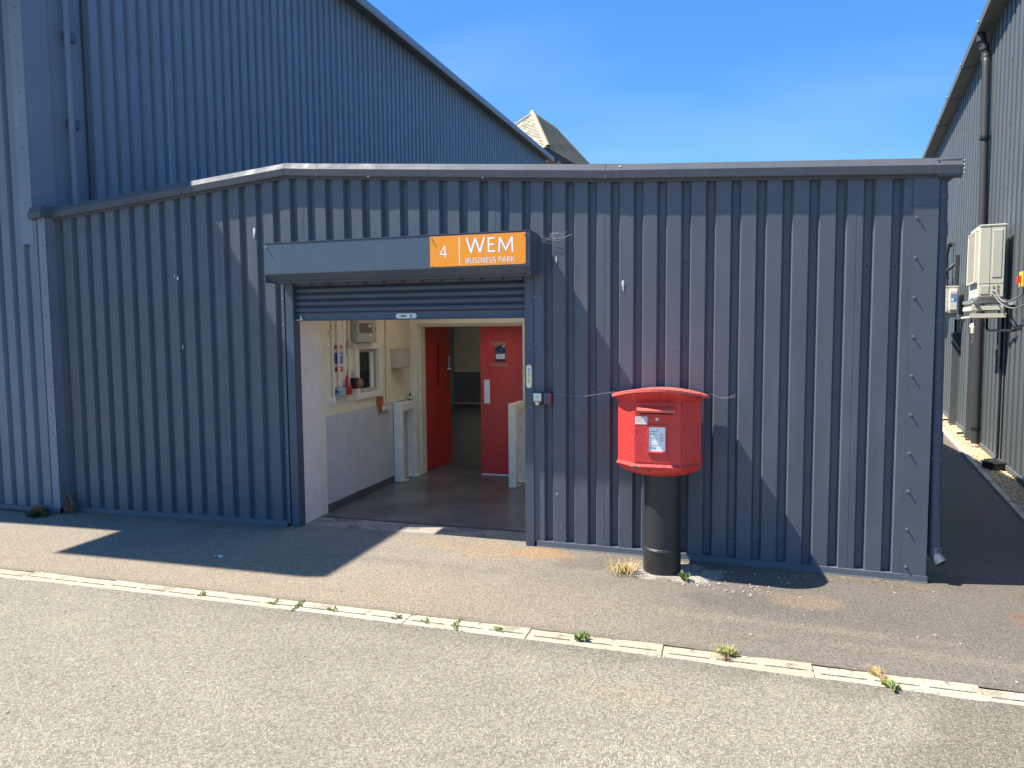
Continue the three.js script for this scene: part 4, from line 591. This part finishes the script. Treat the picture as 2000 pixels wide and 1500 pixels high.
  const kb = group('kerb'); structure(kb, 'pale concrete edging between the alley and the gravel');
  for (let t = -5; t < 18; t += 0.92) obj('edging_stone', [strip(t, t + 0.912, gy(9) - 0.1, gy(9) + 0.035, 0.3, 0.36)], concrete, kb);
}
function acUnit(t0, y0, len, high, o0, o1, label, grp) {
  const g = tag(group('air_conditioner'), label, 'air conditioner', grp);
  g.position.set(...rp(t0, y0, o0)); g.rotation.y = Math.atan2(rd[0], -rd[1]) * -1; // local: +x away from alley, -z along the wall
  const D = o1 - o0, B = (t, y, o, t2, y2, o2, r) => bx(-o, y, -t, -o2, y2, -t2, r);
  obj('case', [B(0, 0, 0, len, high, D, 0.012)], acCream, g);
  obj('top_cover', [B(-0.006, high - 0.02, -0.006, len + 0.006, high + 0.006, D + 0.006, 0.006)], acCream, g);
  obj('side_panel', [new RoundedBoxGeometry(D * 0.36, high * 0.66, 0.01, 2, 0.004).translate(-D * 0.3, high * 0.6, 0.001), new RoundedBoxGeometry(D * 0.34, high * 0.12, 0.01, 2, 0.004).translate(-D * 0.74, high * 0.1, 0.002)], phy(lin(0.6, 0.57, 0.48), 0.5), g);
  obj('seam', [bx(-D * 0.58, 0.02, 0.0005, -D * 0.565, high - 0.03, 0.002), bx(-D + 0.01, high * 0.185, 0.0005, -0.01, high * 0.19, 0.0022)], std(lin(0.25, 0.24, 0.2), 0.7), g);
  const big = high > 0.8, gy0 = big ? 0.2 : 0.06, gh = high - gy0 - 0.06, guard = [];
  obj('fan_guard_frame', [bx(-D - 0.05, gy0, -len + 0.1, -D + 0.002, gy0 + 0.03, -0.05, 0.01), bx(-D - 0.05, gy0 + gh - 0.03, -len + 0.1, -D + 0.002, gy0 + gh, -0.05, 0.01), bx(-D - 0.05, gy0, -0.08, -D + 0.002, gy0 + gh, -0.05, 0.01), bx(-D - 0.05, gy0, -len + 0.1, -D + 0.002, gy0 + gh, -len + 0.13, 0.01)], acCream, g);
  for (let y = gy0 + 0.04; y < gy0 + gh - 0.03; y += 0.016) guard.push(bx(-D - 0.045, y, -len + 0.11, -D - 0.038, y + 0.006, -0.06));
  for (let z = 0.16; z < len - 0.1; z += 0.12) guard.push(bx(-D - 0.042, gy0 + 0.02, -z - 0.008, -D - 0.03, gy0 + gh - 0.02, -z));
  stuff(obj('fan_guard_bars', guard, acCream, g));
  for (const k of big ? [0.3, 0.74] : [0.5]) obj('fan_opening', [new THREE.CylinderGeometry(Math.min(len * 0.36, gh / (big ? 2 : 1) * 0.46), Math.min(len * 0.36, gh / (big ? 2 : 1) * 0.46), 0.006, 28).rotateZ(Math.PI / 2).translate(-D - 0.002, gy0 + gh * k, -len * 0.47)], blackPlastic, g);
  obj('foot', [B(0.1, -0.03, -0.02, 0.2, 0, D + 0.02, 0.003), B(len - 0.2, -0.03, -0.02, len - 0.1, 0, D + 0.02, 0.003)], galv, g);
  return g;
}
{
  const a = acUnit(0.42, 2.43, 0.86, 1.02, 0.1, 0.41, 'large cream air conditioner on a bracket on the right hall', 'air conditioners on the right hall');
  obj('vent_holes', [[0.3, 0.14], [0.3, 0.07], [0.15, 0.15], [0.15, 0.1], [0.15, 0.06]].map(([x, y]) => new THREE.TorusGeometry(0.014, 0.003, 6, 14).translate(-0.31 * x * 1.1 - 0.02, y, 0.003)), std(lin(0.3, 0.29, 0.25), 0.7), a);
  const b = acUnit(5.15, 2.3, 0.8, 0.54, 0.1, 0.42, 'smaller cream air conditioner farther along, with a blue sticker', 'air conditioners on the right hall');
  obj('valve_cover', [bx(-0.15, 0.06, 0, -0.02, 0.46, 0.06, 0.01)], whitePlastic, b);
  sticker('sticker', b, 0.1, 0.16, -0.085, 0.31, 0.0615, canvasTex(64, 100, (c) => { c.fillStyle = '#7f93b4'; c.fillRect(0, 0, 64, 52); c.fillStyle = '#3f7fd0'; c.fillRect(0, 52, 64, 48); c.fillStyle = '#e8eef4'; c.beginPath(); c.arc(20, 74, 18, 0, 7); c.fill(); }));
  acUnit(7.4, 2.45, 0.8, 0.62, 0.1, 0.4, 'cream air conditioner farthest along, top showing over the smaller one', 'air conditioners on the right hall');
  const pb = (t0, y0, t1, y1, oa, ob) => { const c = [[t0, oa], [t1, oa], [t1, ob], [t0, ob]], f = []; for (let i = 0; i < 4; i++) { const [p, q] = c[i], [r, s] = c[(i + 1) % 4]; f.push([rp(p, y0, q), rp(r, y0, s), rp(r, y1, s), rp(p, y1, q)]); } f.push(c.map(([t, o]) => rp(t, y0, o)), c.map(([t, o]) => rp(t, y1, o))); return poly(f); };
  const br = (t, len, y, label, tray) => { const g = tag(group('wall_bracket'), label, 'bracket'); for (const k of [0.12, len - 0.16]) obj('arm', [pb(t + k, y - 0.045, t + k + 0.045, y, 0.0, 0.5)], galv, g); obj('rail', [pb(t - 0.05, y - 0.04, t + len + 0.05, y - 0.002, 0.43, 0.47), pb(t - 0.05, y - 0.04, t + len + 0.05, y - 0.002, 0.08, 0.12)], galv, g); obj('wall_rail', [pb(t - 0.3, y - 0.09, t + len + 0.2, y - 0.045, 0, 0.035)], galv, g); if (tray) obj('drip_tray', [pb(t - 0.02, y - 0.26, t + len, y - 0.235, 0.06, 0.5), pb(t - 0.02, y - 0.235, t, y - 0.2, 0.06, 0.5), pb(t + 0.02, y - 0.24, t + 0.06, y - 0.045, 0.42, 0.46), pb(t + 0.02, y - 0.24, t + 0.06, y - 0.045, 0.08, 0.12), pb(t + 0.0, y - 0.15, t + len, y - 0.09, 0.1, 0.48)], acCream, g); return g; };
  br(0.42, 0.86, 2.395, 'steel wall bracket and pale tray under the large air conditioner', true);
  br(5.15, 0.8, 2.265, 'steel wall bracket under the smaller air conditioner', false);
  tag(obj('condensate_pipe', [tube([rp(1.0, 2.13, 0.2), rp(1.0, 1.98, 0.2), rp(0.9, 1.95, 0.18), rp(-0.1, 1.95, 0.05)], 0.018, 40, 8, 0.1)], blackPlastic), 'black drain pipe bending under the large air conditioner', 'pipe');
  tag(obj('refrigerant_pipes', [tube([rp(7.1, 3.85, 0.02), rp(7.1, 3.9, 0.1), rp(7.1, 3.6, 0.14), rp(7.1, 3.1, 0.12)], 0.05, 30, 8, 0.3), tube([rp(6.6, 3.4, 0.03), rp(6.6, 3.3, 0.12), rp(6.9, 3.25, 0.14), rp(6.9, 2.8, 0.12)], 0.035, 30, 8, 0.3), pb(6.1, 2.9, 6.22, 3.55, 0, 0.06)], std(lin(0.05, 0.05, 0.055), 0.6)), 'black lagged pipes rising above the smaller air conditioner', 'pipes');
  const jb = tag(group('pipe_trap'), 'white plastic trap and duct behind the black downpipe', 'pipe fitting');
  obj('trap', [new THREE.SphereGeometry(0.06, 14, 10).translate(...rp(3.35, 2.02, 0.06)), cyl(0.035, 0.035, 0.1, ...rp(3.3, 1.95, 0.07))], acCream, jb); obj('duct_end', [pb(3.25, 1.72, 3.47, 1.88, 0, 0.1)], acCream, jb);
  const iso = tag(group('rotary_isolator'), 'yellow isolator with a red handle at the right edge', 'isolator'); const ip = (t, y, o) => rp(t, y, o);
  obj('case', [pb(-0.95, 2.5, -0.73, 2.69, 0.02, 0.13)], phy(lin(0.8, 0.55, 0.02), 0.4), iso); obj('handle', [pb(-0.87, 2.55, -0.81, 2.64, 0.13, 0.17)], phy(lin(0.6, 0.03, 0.02), 0.4), iso);
  obj('cable', [tube([ip(-0.84, 2.51, 0.08), ip(-0.76, 2.4, 0.1), ip(-0.3, 2.33, 0.18), ip(-0.1, 2.38, 0.22), ip(0.2, 2.48, 0.22), ip(0.44, 2.5, 0.2)], 0.01, 50, 8), tube([ip(0.43, 2.47, 0.24), ip(0.1, 2.44, 0.26), ip(-0.15, 2.3, 0.2), ip(-0.5, 2.24, 0.12), ip(-1.0, 2.3, 0.06)], 0.009, 50, 8)], std(lin(0.2, 0.2, 0.19), 0.5), iso);
  const bb = tag(group('bait_box'), 'low black bait box on the gravel at the alley edge', 'bait box'); bb.position.set(7.92, gy(9) + 0.03, -5.35); bb.rotation.y = 0.35;
  obj('tray', [bx(-0.11, 0, -0.13, 0.13, 0.08, 0.12, 0.03)], blackPlastic, bb); obj('lid', [bx(-0.115, 0.075, -0.135, 0.135, 0.1, 0.125, 0.012), cyl(0.03, 0.03, 0.008, -0.04, 0.104, 0.02, 14)], phy(lin(0.03, 0.03, 0.03), 0.25), bb);
}
// ================================================================== small things on the ground
{
  // concrete round the foot of the pole
  const f = [], cx = 3.78, cz = 0.36, n = 40, y = gy(cx) + 0.008; const R = (a, k) => { const r = 0.36 + 0.07 * noise.noise(Math.cos(a) * 1.6, Math.sin(a) * 1.6, 2) + 0.05 * noise.noise(Math.cos(a) * 6, Math.sin(a) * 6, 8); return [cx + Math.cos(a) * r * 1.15 * k, y + (k === 1 ? -0.012 : 0.004 * noise.noise(a * 3, k * 4, 1)), cz + Math.sin(a) * r * 0.68 * k]; };
  for (let i = 0; i < n; i++) { const a = (i / n) * 6.2832, b = ((i + 1) / n) * 6.2832; f.push([[cx, y, cz], R(b, 0.5), R(a, 0.5)], [R(a, 0.5), R(b, 0.5), R(b, 0.93), R(a, 0.93)], [R(a, 0.93), R(b, 0.93), R(b, 1), R(a, 1)]); }
  structure(obj('concrete_footing', [poly(f)], std(lin(0.4, 0.375, 0.33), 0.95, { map: concreteTex, bumpMap: pitBump, bumpScale: 0.025 })), 'rough pale concrete round the foot of the post box pole');
  const st = []; for (let i = 0; i < 150; i++) { const near = i < 75, x = near ? 4.1 + rr(-0.5, 0.75) * rr(0.3, 1) : rr(-1.5, 6), z = near ? 0.42 + rr(-0.22, 0.28) : rr(0.15, 1.7), s = near ? rr(0.004, 0.014) : rr(0.004, 0.011); st.push(new THREE.IcosahedronGeometry(s, 0).scale(rr(0.8, 1.5), rr(0.5, 0.8), rr(0.7, 1.2)).rotateY(rr(0, 6)).translate(x, gy(x) + s * 0.35, z)); }
  for (let i = 0; i < 60; i++) { const x = rr(-0.5, 5.6), z = rr(2, 3.9), s = rr(0.003, 0.009); st.push(new THREE.IcosahedronGeometry(s, 0).scale(1.2, 0.7, 1).rotateY(rr(0, 6)).translate(x, gy(x) + s * 0.35, z)); }
  stuff(obj('loose_stones', st, std(lin(0.33, 0.29, 0.24), 0.9)), 'loose pale stones scattered round the pole and the forecourt');
  // plants
  const blades = (x, z, nB, len, spread, w, lean = 0.8) => { const f2 = [], y0 = gy(x); for (let i = 0; i < nB; i++) { const a = rr(0, 6.283), l = len * rr(0.5, 1.1), ox = x + rr(-1, 1) * spread, oz = z + rr(-1, 1) * spread * 0.6, ln = lean * rr(0.4, 1.2), px = -Math.sin(a) * w, pz = Math.cos(a) * w; const m = [ox + Math.cos(a) * l * ln * 0.4, y0 + l * 0.6, oz + Math.sin(a) * l * ln * 0.4], t = [ox + Math.cos(a) * l * ln, y0 + l * (1 - ln * 0.55), oz + Math.sin(a) * l * ln]; f2.push([[ox - px, y0 - 0.004, oz - pz], [ox + px, y0 - 0.004, oz + pz], [m[0] + px, m[1], m[2] + pz], [m[0] - px, m[1], m[2] - pz]], [[m[0] - px, m[1], m[2] - pz], [m[0] + px, m[1], m[2] + pz], t]); } return poly(f2); };
  const leaves = (x, z, nL, size, spread, h) => { const f2 = [], y0 = gy(x) + 0.004; for (let i = 0; i < nL; i++) { const a = rr(0, 6.283), r = spread * Math.sqrt(rnd()), ox = x + Math.cos(a) * r * 0.3, oz = z + Math.sin(a) * r * 0.3, l = size * rr(0.6, 1.2), w = l * 0.3, ca = Math.cos(a), sa = Math.sin(a), yy = y0 + rr(0, h); const p = (k, s, u) => [ox + ca * (r * 0.5 + l * k) - sa * w * s, yy + u, oz + sa * (r * 0.5 + l * k) + ca * w * s]; f2.push([[ox, y0, oz], p(0.35, 1, 0.006), p(0.7, 0.8, 0.012 + h * 0.3), p(1, 0, h * 0.1)], [[ox, y0, oz], p(1, 0, h * 0.1), p(0.7, -0.8, 0.012 + h * 0.3), p(0.35, -1, 0.006)]); } return poly(f2); };
  const green = std(lin(0.2, 0.27, 0.07), 0.7), olive = std(lin(0.36, 0.35, 0.11), 0.7), straw = std(lin(0.5, 0.36, 0.14), 0.8), brown = std(lin(0.2, 0.1, 0.05), 0.9);
  const W = (g, m, label, cat = 'weed', name = 'weed', grp) => tag(obj(name, g, m), label, cat, grp);
  W([blades(3.4, 0.5, 90, 0.13, 0.06, 0.0025, 1.2), blades(3.36, 0.52, 30, 0.17, 0.1, 0.002, 1.4)], straw, 'dry straw coloured grass tuft left of the pole', 'grass tuft', 'grass_tuft');
  W([leaves(3.88, 0.54, 20, 0.03, 0.03, 0.05), blades(3.88, 0.54, 12, 0.07, 0.02, 0.003, 0.6)], green, 'green weed on the concrete right of the pole');
  W([leaves(3.3, 1.83, 30, 0.03, 0.04, 0.025)], green, 'leafy green weed on the drain below the pole');
  W([blades(4.19, 1.79, 60, 0.09, 0.025, 0.0025, 1.0), leaves(4.2, 1.79, 8, 0.04, 0.04, 0.03)], olive, 'yellowish grass growing from a drain joint at right', 'grass tuft', 'grass_tuft');
  W([blades(4.2, 1.87, 10, 0.05, 0.02, 0.003, 0.8)], brown, 'withered stems in the drain joint below the yellowish grass', 'weed', 'dry_weed');
  W([blades(5.03, 1.8, 26, 0.08, 0.03, 0.003, 0.9), blades(5.06, 1.87, 16, 0.06, 0.02, 0.003, 0.8)], straw, 'dry brown grass across the drain joint at far right', 'grass tuft', 'grass_tuft');
  W([leaves(5.08, 1.94, 14, 0.035, 0.03, 0.02)], green, 'small green weed at the near edge of the drain at far right');
  const spots = [[0.38, 1.88, 'the leftmost green weed on the drain, by the shade'], [1.02, 1.86, 'small green weed second along the drain slot'], [1.5, 1.86, 'green weed in the drain left of the trailing one'], [2.0, 1.86, 'upright green weed in the drain before the doorway'], [2.22, 1.87, 'bushy green weed in the drain before the doorway'], [2.74, 1.87, 'low green weed in the drain before the right jamb']];
  for (const [x, z, label] of spots) W([leaves(x, z, 8, 0.019, 0.035, 0.012), blades(x, z, 6, 0.03, 0.02, 0.0016, 0.9)], green, label);
  const trail = (x, label) => W([...[0, 1, 2, 3, 4, 5, 6].map((k) => leaves(x + rr(-0.006, 0.006) + (k - 3) * 0.006, 1.79 + k * 0.026, 4, 0.016, 0.016, 0.008))], green, label);
  trail(1.21 + 0.012, 'green weed trailing across the drain joint before the doorway'); trail(2.45, 'green weed trailing across the drain joint by the right jamb');
  // dead weeds by the recess at the left
  W([blades(-3.28, 0.2, 70, 0.16, 0.05, 0.006, 0.5)], std(lin(0.45, 0.2, 0.07), 0.9), 'rusty brown dead weed at the foot of the left wall', 'dead weed', 'dead_weed');
  W([leaves(-3.2, 0.26, 40, 0.06, 0.12, 0.05)], std(lin(0.07, 0.09, 0.05), 0.8), 'dull green leaves round the rusty brown dead weed');
  { const g = [], by = gy(-2.98); for (const [x0, l, lx] of [[-2.96, 0.34, -0.06], [-2.93, 0.22, 0.02], [-2.9, 0.14, 0.03]]) { g.push(tube([[x0, by, 0.08], [x0 + lx * 0.5, by + l * 0.5, 0.09], [x0 + lx, by + l, 0.1]], 0.003, 8, 5)); for (let i = 0; i < 46; i++) { const t = rr(0.1, 1); g.push(new THREE.IcosahedronGeometry(rr(0.006, 0.013), 0).scale(1, rr(0.6, 1.4), 0.7).translate(x0 + lx * t + rr(-0.02, 0.02), by + l * t + rr(-0.012, 0.012), 0.09 + rr(-0.02, 0.02))); } } W(g, brown, 'tall dead brown dock stem in the wall recess', 'dead weed', 'dead_weed'); }
  const scr = []; for (let i = 0; i < 80; i++) { const x = rr(-2.9, -0.1), z = rr(0.04, 0.34), a = rr(0, 3.14), l = rr(0.02, 0.06); scr.push(bx(-l, 0, -0.0018, l, 0.003, 0.0018).rotateY(a).translate(x, gy(x) + 0.003, z)); } for (let i = 0; i < 40; i++) { const x = rr(4.6, 5.7), z = rr(0.03, 0.2), a = rr(0, 3.14), l = rr(0.015, 0.05); scr.push(bx(-l, 0, -0.0015, l, 0.003, 0.0015).rotateY(a).translate(x, gy(x) + 0.003, z)); }
  stuff(obj('dry_litter', scr, std(lin(0.34, 0.24, 0.13), 0.9)), 'dry stalks and litter lying along the wall foot');
  { const x = -0.13, z = 1.05, p = tag(obj('paper_scrap', [poly([[[x - 0.05, gy(x) + 0.012, z], [x, gy(x) + 0.03, z + 0.02], [x + 0.045, gy(x) + 0.008, z - 0.01], [x + 0.0, gy(x) + 0.012, z - 0.03]], [[x - 0.03, gy(x) + 0.01, z + 0.025], [x, gy(x) + 0.03, z + 0.02], [x - 0.05, gy(x) + 0.012, z]], [[x + 0.045, gy(x) + 0.008, z - 0.01], [x, gy(x) + 0.03, z + 0.02], [x + 0.02, gy(x) + 0.004, z + 0.03]]])], std(lin(0.6, 0.6, 0.6), 0.8)), 'crumpled white paper scrap in the shade left of the doorway', 'litter'); }
  const mc = tag(group('manhole_cover'), 'rusty patterned manhole cover at the right edge', 'manhole cover'); mc.position.set(6.4, gy(6.4), 0.76);
  obj('frame', [bx(-0.34, -0.02, -0.26, -0.3, 0.006, 0.26), bx(0.3, -0.02, -0.26, 0.34, 0.006, 0.26), bx(-0.3, -0.02, -0.26, 0.3, 0.006, -0.22), bx(-0.3, -0.02, 0.22, 0.3, 0.006, 0.26)], std(lin(0.16, 0.09, 0.06), 0.8), mc);
  { const g = [bx(-0.297, -0.02, -0.217, 0.297, 0.002, 0.217)]; for (let i = 0; i < 14; i++) for (let j = 0; j < 10; j++) g.push(bx(-0.016, 0, -0.006, 0.016, 0.006, 0.006).rotateY((i + j) % 2 ? 0.785 : -0.785).translate(-0.27 + i * 0.0415, 0.002, -0.19 + j * 0.0422)); obj('lid', g, std(lin(0.24, 0.1, 0.06), 0.8), mc); }
  // spider threads
  const web = std(lin(0.7, 0.7, 0.68), 0.5), th = (pts, r, label) => tag(obj('cobweb', pts.map((p) => tube(p, r, 16, 4)), web), label, 'cobweb');
  th([[[2.69, 1.425, 0.02], [2.95, 1.41, 0.1], [3.285, 1.472, 0.3]]], 0.0005, 'spider thread from the key switch to the post box');
  th([[[4.05, 1.47, 0.2], [4.15, 1.42, 0.1], [4.27, 1.44, 0.0]], [[4.05, 1.46, 0.2], [4.16, 1.415, 0.08], [4.26, 1.42, 0.0]]], 0.0006, 'spider threads from the post box lid to the wall at its right');
  th(Array.from({ length: 11 }, () => { const y = 2.8 + rr(-0.03, 0.06), x = 2.56 + rr(0, 0.12), l = rr(0.05, 0.22); return [[x, y, 0.02], [x + l * 0.5, y + rr(-0.03, 0.02), 0.02], [x + l, y + rr(-0.04, 0.05), 0.006]]; }), 0.0004, 'dusty cobweb between the shutter hood and the wall');
}
renderer.render(scene, camera);
